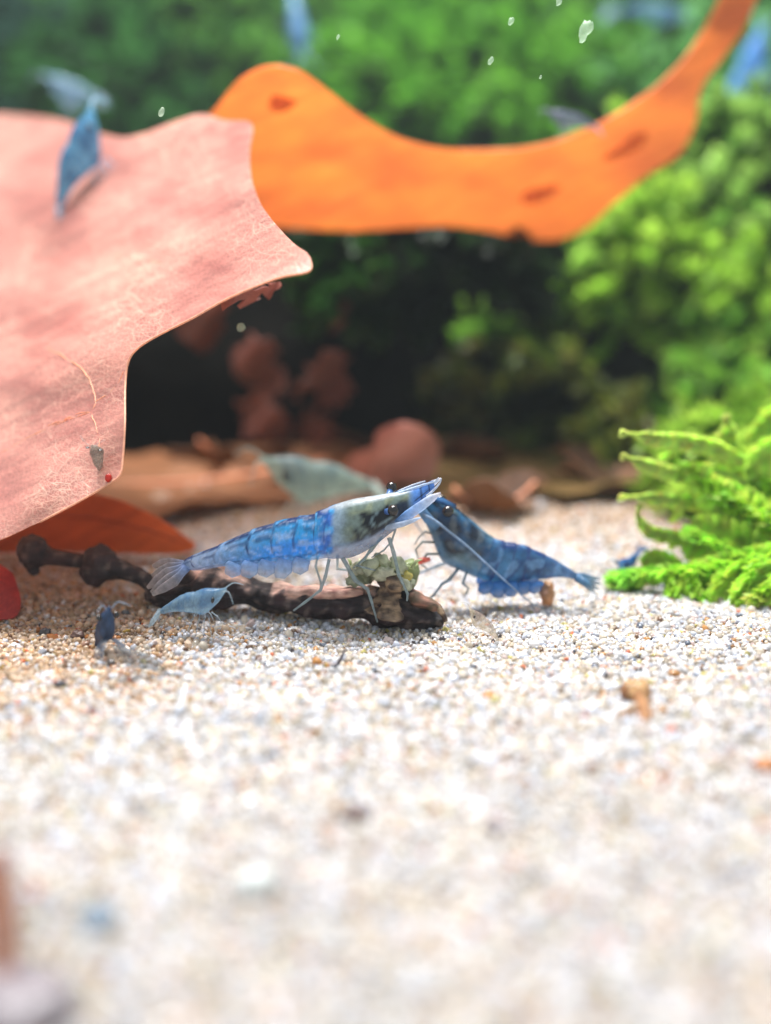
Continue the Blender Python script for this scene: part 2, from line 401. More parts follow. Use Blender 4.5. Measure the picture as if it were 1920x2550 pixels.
# ---------------------------------------------------------------- leaves
def sheet(name, outline, depth, mat, parent=None, thick=0.012, step=22, per=6, wob=1.6, wf=0.03):
    pts = spline(outline, per, True)
    ol = []
    for i, p in enumerate(pts):
        ol.append(Vector((p[0] + wob * nz((p[0] * wf, p[1] * wf, 2.0)), p[1] + wob * nz((p[0] * wf, p[1] * wf, 7.0)))))
    nb = len(ol)
    mnx, mxx = min(p.x for p in ol), max(p.x for p in ol); mny, mxy = min(p.y for p in ol), max(p.y for p in ol)
    V = list(ol); x = mnx + step / 2
    while x < mxx:
        y = mny + step / 2
        while y < mxy:
            V.append(Vector((x + random.uniform(-3, 3), y + random.uniform(-3, 3)))); y += step
        x += step
    r = delaunay_2d_cdt(V, [], [list(range(nb))], 1, 1e-4)
    v2, f2 = r[0], r[2]
    v3 = [at(p.x, p.y, depth(p.x, p.y)) for p in v2]
    c = sum(v3, Vector()) / len(v3)
    base = Vector((c.x, c.y, min(v.z for v in v3)))
    me = bpy.data.meshes.new(name); me.from_pydata([v - base for v in v3], [], f2)
    uvl = me.uv_layers.new(name='UVMap')
    for lp in me.loops: uvl.data[lp.index].uv = (v2[lp.vertex_index].x / 500, v2[lp.vertex_index].y / 500)
    me.polygons.foreach_set('use_smooth', [True] * len(me.polygons)); me.materials.append(mat)
    o = bpy.data.objects.new(name, me); COL.objects.link(o); o.location = base
    md = o.modifiers.new('thickness', 'SOLIDIFY'); md.thickness = thick; md.offset = 0
    md = o.modifiers.new('crisp_rim', 'EDGE_SPLIT'); md.split_angle = R(50)
    if parent: o.parent = parent
    return o

def pink_depth(px, py):
    d = (px - 775) * -0.6625 + (py - 660) * -0.7495
    Y = 7.22 + 6.4 * (max(d, 0) / 794) ** 1.3 if d > 0 else 7.22 + d * 0.0012
    if px < 60: Y -= 1.0 * ((60 - px) / 660) ** 1.5
    Y += 0.05 * math.sin(d / 55.0 + px * 0.004) + 0.06 * nz((px * 0.006, py * 0.006, 4.0))
    # a fold that runs from the notch down to the left
    e = (py - 860) + (px - 300) * 0.28
    Y -= 0.20 * math.exp(-(e / 75.0) ** 2)
    return Y
PINK = [(775, 655), (768, 676), (700, 690), (640, 712), (560, 747), (480, 792), (400, 832), (345, 866), (320, 900), (312, 960), (311, 1060),
        (306, 1140), (299, 1182), (270, 1205), (200, 1247), (100, 1300), (0, 1345), (-100, 1385), (-220, 1400), (-330, 1350), (-400, 1250),
        (-430, 1050), (-460, 700), (-420, 400), (-250, 280), (0, 285), (150, 300), (280, 340), (350, 336), (420, 310), (500, 285), (560, 300),
        (612, 303), (630, 318), (622, 375), (626, 440), (648, 505), (690, 562), (730, 605), (765, 630)]
m_pink = mat_leaf('pink_leaf_face', lin(202, 144, 134), lin(252, 178, 132), lin(252, 214, 192), 0.46, 0.38, lin(140, 76, 74), vein_amt=1.0, spec=1.0)
pink = sheet('fallen_leaf', PINK, pink_depth, m_pink)
tag(pink, 'large pinkish brown dead leaf at the upper left, leaning over the twig', 'leaf')
m_vein = mat_plain('leaf_vein', lin(238, 168, 128), rough=0.45, noise_amt=0.25, scale=20, transl=0.3)
VEINS = [[(120, 868), (203, 916), (228, 960), (238, 1000), (229, 1026), (236, 1052), (246, 1085), (250, 1130)], [(120, 1060), (160, 1046), (195, 1030), (229, 1026)],
         [(238, 1000), (270, 980), (296, 950), (308, 925)],
         [(0, 1130), (80, 1085), (160, 1050), (229, 1026)], [(280, 635), (370, 650), (460, 668)]]
mb = MB()
pts = [at(p[0], p[1], pink_depth(p[0], p[1]) - 0.004) - pink.location for p in spline(PINK[:16], 6)]
mb.tube(pts, [.0075] * len(pts), (1, 1, 1, 1), 6); mb.build('rim', mat_plain('leaf_rim', lin(240, 190, 160), rough=.4, noise_amt=.2, scale=30, transl=.5), pink)
for vv in VEINS:
    mb = MB(); sp_ = spline(vv, 8)
    pts = [at(p[0] + 4 * nz((p[0] * .05, p[1] * .05, 0)), p[1] + 4 * nz((p[0] * .05, p[1] * .05, 5)), pink_depth(p[0], p[1]) - 0.011) for p in sp_]
    n = len(pts); big = 0.0052 if vv is VEINS[0] else 0.0034
    mb.tube([p - pink.location for p in pts], [big * (1 - 0.55 * i / n) for i in range(n)], (1, 1, 1, 1), 6, 1.0)
    mb.build('vein', m_vein, pink)

def orange_depth(px, py):
    k = (py - 400) / 260.0
    k = max(-1.3, min(1.1, k))
    Y = 11.3 + 0.9 * k
    if px > 1450: Y = Y * (1 - sstep(1450, 1800, px)) + (12.4 + 0.3 * k) * sstep(1450, 1800, px)
    return Y + 0.15 * math.sin(px / 170.0) + 0.1 * nz((px * .006, py * .006, 9))
ORANGE = [(500, 330), (545, 262), (590, 205), (640, 172), (700, 163), (760, 185), (830, 238), (910, 298), (990, 342), (1080, 368), (1180, 374), (1300, 368),
          (1400, 345), (1500, 302), (1600, 240), (1690, 160), (1745, 85), (1785, 10), (1810, -80), (1830, -160), (1930, -170), (1905, -60), (1880, 10), (1850, 75),
          (1795, 150), (1745, 220), (1728, 315), (1685, 388), (1600, 445), (1530, 505), (1460, 568), (1380, 598), (1300, 594), (1200, 572), (1100, 562),
          (1000, 568), (880, 574), (760, 570), (690, 565), (600, 560), (530, 470)]
m_orange = mat_leaf('orange_leaf_face', lin(210, 120, 62), lin(248, 144, 60), lin(230, 130, 70), 0.56, 0.5, lin(190, 90, 50), vein_amt=0.2, vscale=9.0, tblot=.75)
ora = sheet('curled_leaf', ORANGE, orange_depth, m_orange, thick=0.016, step=26)
tag(ora, 'bright orange curled leaf lobe with a stalk rising to the upper right corner', 'leaf')
m_spot = mat_plain('leaf_spot', lin(236, 146, 66), rough=0.6, noise_amt=0.3, transl=0.6)
for (x, y, a, b) in ((1350, 475, 42, 17), (1555, 365, 48, 14), (705, 250, 26, 16)):
    mb = MB(); rows = []
    c = at(x, y, orange_depth(x, y) - 0.02) - ora.location
    mb.ball(c, (a / 190, 0.02, b / 170), (1, 1, 1, 1), 14, 8, 0.3, 2.0, seed=x, axes=Matrix.Rotation(R(-25), 3, 'Y'))
    mb.build('dark_spot', m_spot, ora)

def low_depth(px, py): return 8.75 + (py - 1300) / 80 * 0.16 + 0.05 * math.sin(px / 70)
LOW = [(-160, 1300), (0, 1235), (130, 1212), (200, 1222), (255, 1235), (302, 1248), (370, 1277), (420, 1306), (470, 1342), (488, 1358), (466, 1374), (403, 1379), (269, 1376), (134, 1372), (0, 1376), (-150, 1380)]
m_low = mat_leaf('low_leaf_face', lin(200, 100, 58), lin(250, 128, 60), lin(225, 130, 80), 0.5, 0.5, lin(140, 66, 40), vein_amt=0.2, vscale=8)
low = sheet('fallen_leaf', LOW, low_depth, m_low, step=20)
tag(low, 'orange leaf tip lying on the sand behind the knobbly end of the twig', 'leaf')
mb = MB(); mb.tube([at(p[0], p[1], low_depth(p[0], p[1]) - 0.012) - low.location for p in spline([(20, 1270), (160, 1285), (260, 1295), (360, 1318), (470, 1356)], 6)], 0.008)
mb.build('vein', mat_plain('low_leaf_vein', lin(176, 84, 48), transl=0.3), low)

m_red = mat_leaf('red_leaf_face', lin(190, 62, 58), lin(240, 70, 50), lin(210, 90, 80), 0.35, 0.45, lin(120, 30, 34), vein_amt=0.3)
red = sheet('fallen_leaf', [(-200, 1385), (-60, 1380), (20, 1420), (40, 1450), (52, 1500), (40, 1535), (0, 1545), (-120, 1560), (-220, 1500)],
            lambda x, y: 7.55 - (y - 1460) / 100 * 0.35 + 0.1 * math.sin(x / 40), m_red, step=18)
tag(red, 'red leaf scrap at the left edge, below the knobbly end of the twig', 'leaf')

# brown leaves lying flat far back on the sand, and curled scraps in the hollow
def flat_leaf(cx, cy, a, b, rot, mat, label, lift=0.08, curl=0.25, seed=0.0, name='fallen_leaf', tilt=0.0):
    c = on_sand(cx, cy)
    mb = bmesh.new(); n = 40; ring = []
    vs_ = []; uvs = []
    for j in range(9):
        r = j / 8
        for i in range(n):
            t = 6.2832 * i / n
            k = 1 + 0.20 * math.sin(3 * t + seed) + 0.16 * math.sin(7 * t + 2 * seed) + 0.10 * math.sin(11 * t + 5 * seed)
            x, y = a * r * k * math.cos(t), b * r * k * math.sin(t)
            z = lift + curl * (r ** 2) * (0.55 + 0.45 * math.sin(2 * t + seed)) + 0.10 * nz((x * 2, y * 2, seed)) + 0.05 * nz((x * 5, y * 5, seed))
            vs_.append(Vector((x, y, z))); uvs.append((x / 1.4, y / 1.4))
    me = bpy.data.meshes.new(name); fs = []
    for j in range(8):
        for i in range(n):
            i2 = (i + 1) % n
            fs.append((j * n + i, j * n + i2, (j + 1) * n + i2, (j + 1) * n + i))
    me.from_pydata([tuple(v) for v in vs_], [], fs)
    uvl = me.uv_layers.new(name='UVMap')
    for lp in me.loops: uvl.data[lp.index].uv = uvs[lp.vertex_index]
    me.polygons.foreach_set('use_smooth', [True] * len(me.polygons)); me.materials.append(mat)
    o = bpy.data.objects.new(name, me); COL.objects.link(o)
    o.location = (c.x, c.y, c.z); o.rotation_euler = (tilt, 0, rot)
    md = o.modifiers.new('thickness', 'SOLIDIFY'); md.thickness = 0.014; md.offset = 0
    md = o.modifiers.new('crisp_rim', 'EDGE_SPLIT'); md.split_angle = R(50)
    mbv = MB()
    pts = [Vector(( -a * .95 + 1.9 * a * i / 16, 0, lift + 0.02 + curl * ((-1 + i / 8) ** 2) * (0.55 + 0.45 * math.sin(seed + (0 if i > 8 else 6.2832))))) for i in range(17)]
    mbv.tube(pts, 0.02); mbv.build('vein', m_vein, o)
    tag(o, label, 'leaf'); return o
m_tan = mat_leaf('tan_leaf_face', lin(140, 92, 56), lin(180, 104, 50), lin(160, 116, 76), 0.3, 0.6, lin(120, 80, 46), vein_amt=0.3, vscale=8)
flat_leaf(400, 1225, 1.9, 1.5, 0.2, m_tan, 'tan brown leaf lying on the sand below the dark hollow', seed=0.6)
flat_leaf(1390, 1190, 1.9, 1.5, -0.3, mat_leaf('olive_leaf_face', lin(128, 98, 54), lin(150, 110, 44), lin(140, 110, 66), 0.3, 0.6, lin(90, 80, 36), vein_amt=0.3, vscale=8),
          'olive brown leaf lying behind the right shrimp', seed=2.2)
m_brown = mat_leaf('brown_leaf_face', lin(112, 76, 48), lin(150, 90, 44), lin(130, 96, 64), 0.3, 0.65, lin(60, 44, 30), vein_amt=0.3, vscale=8)
for (x, y, a, b, r, sd, lab) in ((620, 1170, .8, .55, .9, 1.3, 'brown leaf bit on the sand at the foot of the dark hollow'), (1130, 1165, .7, .5, -.6, 3.1, 'brown leaf bit on the sand right of the rosy scrap'),
                                 (830, 1150, .7, .4, .2, 5.2, 'dark brown leaf bit half hidden behind the rosy scrap'), (1560, 1215, .8, .6, .5, 2.7, 'dark brown leaf bit on the sand left of the green fingers'),
                                 (1230, 1290, .45, .3, .3, 6.4, 'small brown leaf bit on the sand above the tail of the right shrimp')):
    flat_leaf(x, y, a, b, r, m_brown, lab, lift=.1, curl=.35, seed=sd, name='leaf_bit')
m_dpink = mat_leaf('rosy_leaf_face', lin(220, 164, 150), lin(238, 178, 156), lin(230, 180, 160), 0.35, 0.55, lin(150, 80, 74), vein_amt=0.3, vscale=8)
rosy = sheet('fallen_leaf', [(868, 1180), (872, 1140), (900, 1120), (930, 1110), (940, 1075), (985, 1052), (1030, 1056), (1075, 1078), (1092, 1120), (1086, 1170), (1050, 1215), (980, 1240), (910, 1225)],
             lambda x, y: 11.0 + (y - 1150) / 100 * .45 + .35 * ((x - 985) / 100) ** 2 + .12 * math.sin((x + y) / 34), m_dpink, step=14, wob=6.0)
tag(rosy, 'rosy pink crumpled leaf standing on the sand behind the two facing shrimp', 'leaf')
m_scrap = mat_leaf('scrap_leaf_face', lin(116, 74, 64), lin(150, 88, 60), lin(150, 110, 90), 0.15, 0.6, lin(110, 60, 50), vein_amt=0.3, vscale=8)
def scrap(outline, Y, label, lean=0.3, mat=None):
    cy = sum(p[1] for p in outline) / len(outline); cx = sum(p[0] for p in outline) / len(outline)
    o = sheet('leaf_scrap', outline, lambda x, y: Y + (y - cy) / 150 * lean + 0.25 * ((x - cx) / 110) ** 2 + 0.2 * math.sin(x / 27 + y / 35), mat or m_scrap, step=12, wob=34.0, wf=.045)
    tag(o, label, 'leaf'); return o
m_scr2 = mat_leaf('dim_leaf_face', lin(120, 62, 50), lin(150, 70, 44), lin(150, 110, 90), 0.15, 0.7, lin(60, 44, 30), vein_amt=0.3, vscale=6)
scrap([(575, 880), (600, 850), (650, 838), (690, 866), (684, 905), (716, 940), (690, 990), (650, 1000), (640, 960), (600, 950)], 12.4, 'dull reddish leaf scrap high on the left in the dark hollow', 0.6)
scrap([(590, 1010), (640, 985), (690, 1010), (720, 1060), (690, 1100), (640, 1090), (612, 1060)], 12.2, 'reddish leaf scrap below the left one, beside the yellowish sprig', 0.6)
scrap([(778, 905), (820, 880), (868, 890), (860, 930), (880, 975), (850, 1015), (800, 1024), (776, 990), (740, 1000), (724, 970), (764, 945)], 12.3, 'brown orange leaf scrap in the middle of the dark hollow', 0.6)
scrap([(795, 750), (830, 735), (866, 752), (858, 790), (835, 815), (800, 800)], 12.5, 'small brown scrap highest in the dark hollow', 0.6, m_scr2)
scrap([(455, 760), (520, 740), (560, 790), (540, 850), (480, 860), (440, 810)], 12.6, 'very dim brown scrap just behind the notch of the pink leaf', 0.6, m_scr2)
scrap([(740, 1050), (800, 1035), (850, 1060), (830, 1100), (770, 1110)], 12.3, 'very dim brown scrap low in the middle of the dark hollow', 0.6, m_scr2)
m_curl = mat_leaf('curl_leaf_face', lin(150, 84, 70), lin(200, 96, 70), lin(180, 120, 100), 0.3, 0.5, lin(90, 50, 44), vein_amt=0.3)
scrap([(560, 745), (640, 715), (700, 700), (680, 730), (640, 752), (590, 757)], 7.95, 'dark pink leaf curl peeking under the right tip of the large pink leaf', 0.1, m_curl)

# ---------------------------------------------------------------- shrimp
SC = 360.0
def loc_pts(px_list, ox, oy, flip=1):
    return [((p[0] - ox) * flip / SC, (oy - p[1]) / SC) for p in px_list]

def shrimp_body(st, col_fn, wfac=0.62, per=14, nseg=48, ab=(0.06, 0.50), nab=6):
    """st: (top a, top b, bottom a, bottom b) from tail to snout. Returns MB with body in (a, c, b) local axes"""
    S = spline(st, per); m = len(S); mb = MB(); rings = []; cols = []
    for i, s in enumerate(S):
        u = i / (m - 1)
        T = Vector((s[0], s[1])); B = Vector((s[2], s[3])); C = (T + B) / 2; H = (T - B) / 2
        hh = H.length; k = 1.0
        if ab[0] < u < ab[1]:
            q = ((u - ab[0]) / (ab[1] - ab[0]) * nab) % 1.0
            k = 1.03 - 0.06 * q
        w = hh * wfac * (1.0 - 0.25 * sstep(0.82, 1.0, u))
        row = []; rc = []
        for j in range(nseg):
            ph = 6.2832 * j / nseg
            cx, sx = math.cos(ph), math.sin(ph)
            wv = w * (abs(sx) ** 0.85) * (1 if sx >= 0 else -1) * (1.0 - 0.18 * max(0, cx))
            p2 = C + H * cx * k
            row.append(Vector((p2.x, wv * k, p2.y)))
            rc.append(col_fn(u, cx, sx, p2))
        rings.append(row); cols.append(rc)
    mb.ring_loft(rings, cols)
    return mb, S

BLUE = lin(52, 172, 232); DBLUE = lin(18, 52, 110); PALE = lin(190, 205, 225); OLIVE = lin(150, 155, 105); INK = lin(14, 22, 34); WHITEB = lin(205, 220, 240)

def col_main(u, cx, sx, p):
    n = nz((p.x * 5, p.y * 5, sx * 2)); n2 = nz((p.x * 14, p.y * 14, sx * 3 + 5)); n3 = nz((p.x * 34, p.y * 34, sx * 6 + 2))
    def abdomen():                                 # abdomen: bands, broken dark line, glassy lower edge
        q = ((u + .022 * (1 - cx * cx) + .008 * n - 0.06) / 0.44 * 6) % 1.0
        c = mixc(BLUE, lin(128, 196, 245), 0.25 + 1.1 * n)
        c = mixc(c, lin(176, 190, 220), (1 - sstep(0.05, 0.28, u)) * 0.8)
        c = mixc(c, lin(36, 152, 246), sstep(0.30, -0.15, cx) * sstep(-.85, -.5, cx) * sstep(0.12, 0.30, u) * 0.9)
        c = mixc(c, lin(185, 212, 245), sstep(.04, .25, nz((p.x * 9, p.y * 22, 4))) * .6 * sstep(.95, .5, cx) * sstep(-.5, -.1, cx))
        d1 = sstep(0.09, 0.02, abs(q - 0.05)) * sstep(-.62, -.2, cx) * (.62 + .6 * n2)                       # plate edges
        d2 = sstep(0.70, 0.86, cx) * sstep(.16, .36, q + .5 * n2) * .95                            # back, broken by pale gaps
        d3 = sstep(0.20, 0.06, abs(cx - 0.40 + 0.25 * n)) * sstep(.30, .42, q) * sstep(-.25, .05, n2 + .12) * (1 - sstep(.40, .47, u))
        d4 = sstep(.10, .03, abs(cx + .60 + .25 * abs(q - .5))) * .55                              # scalloped lower line
        c = mixc(c, DBLUE, min(1, max(d1, d2, d3 * .6, d4)))
        c = mixc(c, lin(20, 70, 165), sstep(.43, .5, u) * .75 * sstep(-.25, .1, n2 + .1))
        c = mixc(c, lin(225, 236, 250), sstep(.22, .34, n3) * .25)
        al = 0.90 - 0.45 * sstep(-0.70, -0.9, cx) - 0.2 * (1 - sstep(0.0, 0.16, u))
        return (*c, al)
    if u < .44: return abdomen()
    v = max(0.0, (u - 0.50) / 0.50)                 # carapace
    c = mixc(mixc(lin(50, 120, 215), lin(150, 172, 186), sstep(0.0, 0.05, v)), lin(120, 136, 124), sstep(0.07, 0.16, v + .03 * n2) * 0.9)
    c = mixc(c, lin(156, 162, 122), sstep(0.05, .35, n2) * sstep(.1, .2, v) * .5)
    blot = sstep(0.14, 0.30, v + .06 * n2) * (1 - sstep(0.56, 0.64, v)) * sstep(-0.50, -0.35, cx) * sstep(0.70, 0.40, cx + 0.35 * n)
    c = mixc(c, INK, min(1, blot * (0.72 + 1.3 * n2 + 1.1 * n3 + .5 * n)))
    c = mixc(c, mixc(lin(84, 118, 160), lin(128, 158, 190), .5 + n2), sstep(-0.26, -0.46, cx) * 0.96)
    c = mixc(c, INK, sstep(.10, .02, abs(cx + .34 + .14 * n2)) * sstep(.12, .25, v) * (1 - sstep(.6, .72, v)) * .9)
    c = mixc(c, lin(200, 210, 216), sstep(0.78, 0.90, cx) * 0.8)
    ell = ((v - 0.42) / 0.095) ** 2 + ((cx - 0.16) / 0.25) ** 2
    c = mixc(c, lin(120, 142, 150), sstep(1.9, 1.5, ell) * 0.85); c = mixc(c, INK, sstep(1.35, 1.05, ell))
    c = mixc(c, lin(20, 38, 70), sstep(0.50, 0.56, v) * (1 - sstep(0.63, 0.70, v)) * sstep(0.6, 0.3, cx) * sstep(-0.75, -0.4, cx) * 0.9)
    c = mixc(c, lin(96, 150, 222), sstep(0.64, 0.74, v) * 0.92)
    c = mixc(c, INK, sstep(0.70, 0.75, v) * sstep(0.10, 0.02, abs(cx - 0.2 * n)) * 0.85 + sstep(0.016, 0.004, abs(v - 0.80)) * 0.7 + sstep(0.012, 0.004, abs(v - 0.90)) * 0.7)
    al = 0.97 - 0.40 * sstep(-0.34, -0.62, cx)
    t = sstep(.475, .53, u + .05 * n2 + .03 * n)
    if t < 1:
        a = abdomen(); return (*mixc(a[:3], c, t), a[3] * (1 - t) + al * t)
    return (*c, al)
def col_second(u, cx, sx, p):
    n = nz((p.x * 4, p.y * 4, sx * 2 + 9)); n2 = nz((p.x * 11, p.y * 11, sx * 3))
    c = mixc(lin(18, 72, 114), lin(70, 140, 186), 0.42 + 1.3 * n)
    if u > 0.5:
        c = mixc(c, lin(10, 30, 46), 0.55 + 1.7 * n2); c = mixc(c, lin(124, 160, 170), sstep(0.08, 0.4, n) * 0.6); c = mixc(c, lin(150, 160, 162), sstep(.05, .3, nz((p.x * 16, p.y * 16, 7))) * .35)
        c = mixc(c, lin(120, 165, 200), sstep(-0.35, -0.75, cx) * 0.5)
    else:
        q = ((u - 0.06) / 0.44 * 6) % 1.0
        c = mixc(c, DBLUE, min(1, sstep(0.15, 0.02, abs(q - 0.08)) * 0.8 + sstep(0.7, 0.95, cx) * 0.7 + sstep(.05, .3, n2) * .6))
        c = mixc(c, lin(130, 180, 220), sstep(.12, .35, nz((p.x * 12, p.y * 12, 3))) * .6)
        c = mixc(c, lin(110, 150, 190), (1 - sstep(0.06, 0.24, u)) * 0.6)
    return (*c, 0.88)
def col_tint(base, dark, alpha=0.85):
    def f(u, cx, sx, p):
        n = nz((p.x * 6, p.y * 6, sx * 2 + 3))
        c = mixc(base, dark, 0.30 + 0.8 * n + sstep(0.6, 1.0, cx) * 0.3)
        if u > 0.55 and u < 0.75: c = mixc(c, dark, 0.5 * sstep(-0.3, 0.3, cx))
        q = ((u - 0.06) / 0.44 * 6) % 1.0
        if u < 0.5: c = mixc(c, dark, sstep(0.14, 0.0, abs(q - 0.08)) * 0.5)
        return (*c, alpha)
    return f

MAIN_PX = [(455, 1397, 478, 1421), (481, 1382, 503, 1420), (548, 1355, 562, 1410), (619, 1322, 640, 1404), (676, 1302, 690, 1400), (727, 1287, 738, 1398),
           (777, 1279, 782, 1394), (800, 1268, 802, 1390), (844, 1251, 838, 1390), (888, 1239, 880, 1385), (938, 1231, 930, 1359), (972, 1225, 972, 1326),
           (1000, 1221, 1006, 1300), (1030, 1214, 1036, 1268), (1060, 1205, 1064, 1234), (1078, 1200, 1083, 1214)]
SECOND_PX = [(1444, 1434, 1438, 1446), (1420, 1416, 1404, 1437), (1378, 1390, 1354, 1440), (1345, 1373, 1322, 1444), (1302, 1354, 1284, 1450), (1270, 1347, 1242, 1452),
             (1240, 1340, 1200, 1442), (1210, 1322, 1160, 1425), (1168, 1287, 1106, 1398), (1140, 1263, 1086, 1366), (1118, 1249, 1072, 1326), (1095, 1241, 1058, 1295),
             (1070, 1232, 1050, 1268), (1046, 1224, 1040, 1240)]

def leg(root, pts, r0, r1, col, name='leg'):
    r0 *= .72; r1 *= .75
    mb = MB(); P = [Vector(p) for p in pts]; Q = []; rr = []; n = len(P)
    for i in range(n - 1):
        for k in range(3): Q.append(P[i].lerp(P[i + 1], k / 3))
    Q.append(P[-1]); m = len(Q)
    for i in range(m):
        r = r0 + (r1 - r0) * i / (m - 1)
        if i % 3 == 0 and 0 < i < m - 1: r *= 1.25
        rr.append(r)
    mb.tube(Q, rr, col, 7); return mb.build(name, M_SHRIMP, root)
def blade(root, name, pts, widths, col, thick=0.006, bend=None):
    """thin curved plate along pts, width in the a-b plane, real thickness across"""
    mb = MB(); P = [Vector(p) for p in pts]; rings = []; n = len(P)
    for i in range(n):
        t = (P[min(i + 1, n - 1)] - P[max(i - 1, 0)]).normalized()
        nrm = Vector((0, 1, 0)) if bend is None else bend
        side = t.cross(nrm).normalized()
        w = widths[i]
        ring = []
        for k in range(10):
            a = 6.2832 * k / 10
            ring.append(P[i] + side * w * math.cos(a) + nrm * (thick * math.sin(a)))
        rings.append(ring)
    mb.ring_loft(rings, [col] * n if not isinstance(col, list) else col); return mb.build(name, M_SHRIMP, root)
def eye(root, c, r, stalk_from, col):
    mb = MB(); mb.ball(c, r, (0, 0, 0, 1), 16, 12); e = mb.build('eye', M_EYE, root)
    mb = MB(); mb.tube([stalk_from, Vector(stalk_from).lerp(Vector(c), 0.75)], [r * 0.55, r * 0.62], col, 8); mb.build('eye_stalk', M_SHRIMP, e)

def main_like(root, ST, colf, scheme, ox, oy, flip, near=-1, detail=True):
    """shared anatomy; coordinates come from side-view outlines. near = sign of c that faces the camera"""
    st = [((s[0] - ox) * flip / SC, (oy - s[1]) / SC, (s[2] - ox) * flip / SC, (oy - s[3]) / SC) for s in ST]
    mb, S = shrimp_body(st, colf)
    b = mb.build('body', M_SHRIMP, root)
    return st, S

Lp = lambda px, py, c, ox, oy, flip: Vector(((px - ox) * flip / SC, c, (oy - py) / SC))

def shrimp_main():
    ox, oy = 800, 1400
    base = at(ox, oy, 7.27)
    root = empty('shrimp', base, (R(-3), 0, 0), 1.0)
    # scale so that 360 px of outline match the picture at this distance
    k = axis_dist(base) / FPX * SC
    root.scale = (k, k, k)
    tag(root, 'large bright blue shrimp with an olive carapace, perched on the brown twig', 'shrimp')
    p = lambda x, y, c=0.0: Lp(x, y, c, ox, oy, 1)
    st, S = main_like(root, MAIN_PX, col_main, None, ox, oy, 1)
    pale = (*lin(196, 208, 224), 0.55); leg_c = (*lin(160, 176, 180), 0.72)
    # tail fan: telson and four uropods
    tail = [((*lin(120, 150, 200), 0.75)), ((*lin(150, 165, 195), 0.6)), ((*lin(165, 160, 165), 0.6)), ((*lin(190, 185, 185), 0.65))]
    def fan(tip, mid, w, c0, c1, name):
        pts = [p(470, 1408, c0 * .3), p((470 + mid[0]) / 2, (1408 + mid[1]) / 2, (c0 + c1) * .4), p(mid[0], mid[1], c1 * .8), p((mid[0] + tip[0]) / 2, (mid[1] + tip[1]) / 2, c1), p(tip[0], tip[1], c1)]
        blade(root, name, pts, [0.03, w * .7, w, w * .85, 0.012], [tail[0], tail[1], tail[2], tail[2], tail[3]], 0.006)
    fan((378, 1472), (425, 1438), 0.040, -.03, -.06, 'telson')
    fan((366, 1464), (420, 1428), 0.048, -.02, -.02, 'uropod')
    fan((370, 1420), (415, 1412), 0.045, .04, .12, 'uropod')
    fan((384, 1474), (438, 1442), 0.036, -.05, -.10, 'uropod')
    fan((372, 1440), (420, 1420), 0.045, .02, .06, 'uropod')
    # snout: rostrum with teeth, antennal scales, jaws
    mb = MB(); pts = [p(930, 1243), p(975, 1233), p(1020, 1217), p(1060, 1203), p(1096, 1194)]
    mb.tube(pts, [.026, .026, .020, .013, .003], [(*lin(168, 186, 205), .8)] * 5, 8, 0.7)
    for t in range(6):
        x = 965 + t * 20; mb.tube([p(x, 1230 - (x - 965) * .30), p(x + 14, 1224 - (x - 965) * .30)], [.006, .002], (*lin(120, 150, 190), 1), 5)
    mb.build('rostrum', M_SHRIMP, root)
    sc_c = [(*lin(110, 160, 215), .7), (*lin(130, 170, 220), .55), (*lin(170, 195, 230), .5), (*lin(210, 218, 236), .55), (*lin(230, 226, 232), .7)]
    blade(root, 'antennal_scale', [p(985, 1296, -.07), p(1015, 1274, -.09), p(1045, 1252, -.10), p(1072, 1232, -.10), p(1094, 1219, -.09)], [.02, .034, .034, .028, .006], sc_c, .008)
    blade(root, 'antennal_scale', [p(985, 1276, .07), p(1020, 1250, .09), p(1055, 1222, .09), p(1080, 1205, .09), p(1098, 1193, .08)], [.02, .03, .03, .02, .005], sc_c, .008)
    blade(root, 'jaw', [p(935, 1306, -.06), p(965, 1306, -.08), p(1000, 1297, -.09), p(1028, 1287, -.09), p(1046, 1281, -.08)], [.016, .022, .02, .015, .004], [(*lin(190, 205, 225), .85)] * 5, .012)
    # antennae
    an = (*lin(176, 186, 200), .9)
    for pts in ([(1060, 1230, -.06), (1078, 1214, -.06), (1092, 1196, -.07), (1095, 1184, -.08)], [(1058, 1224, .04), (1075, 1206, .05), (1092, 1190, .05)],
                [(990, 1228, .1), (1030, 1212, .12), (1060, 1203, .13)]):
        mb = MB(); Q = [p(*q) for q in pts]; Q = [Vector(q) for q in spline([tuple(v) for v in Q], 5)]
        mb.tube(Q, [.010 * (1 - .6 * i / len(Q)) for i in range(len(Q))], an, 6); mb.build('antenna', M_SHRIMP, root)
    eye(root, p(979, 1260, -.135), .040, p(962, 1266, -.08), (*lin(90, 130, 190), 1))
    eye(root, p(975, 1218, .125), .038, p(965, 1245, .06), (*lin(90, 130, 190), 1))
    # walking legs
    g = leg_c
    leg(root, [p(821, 1388, -.05), p(812, 1428, -.09), p(800, 1462, -.10), p(762, 1490, -.13), p(733, 1511, -.14)], .017, .009, g)
    leg(root, [p(790, 1388, .05), p(784, 1418, .08), p(797, 1456, .06), p(796, 1474, .04)], .013, .008, g)
    leg(root, [p(854, 1384, -.06), p(886, 1438, -.10), p(916, 1458, -.12), p(923, 1480, -.13), p(940, 1542, -.12)], .022, .009, g)
    leg(root, [p(840, 1386, .05), p(838, 1428, .12), p(872, 1436, .16), p(910, 1442, .18)], .014, .008, g)
    leg(root, [p(968, 1335, -.03), p(980, 1370, -.06), p(993, 1426, -.08), p(1015, 1474, -.08), p(1013, 1492, -.08)], .020, .009, g)
    leg(root, [p(930, 1352, -.04), p(908, 1385, -.09), p(890, 1400, -.10), p(935, 1412, -.10)], .014, .008, g)
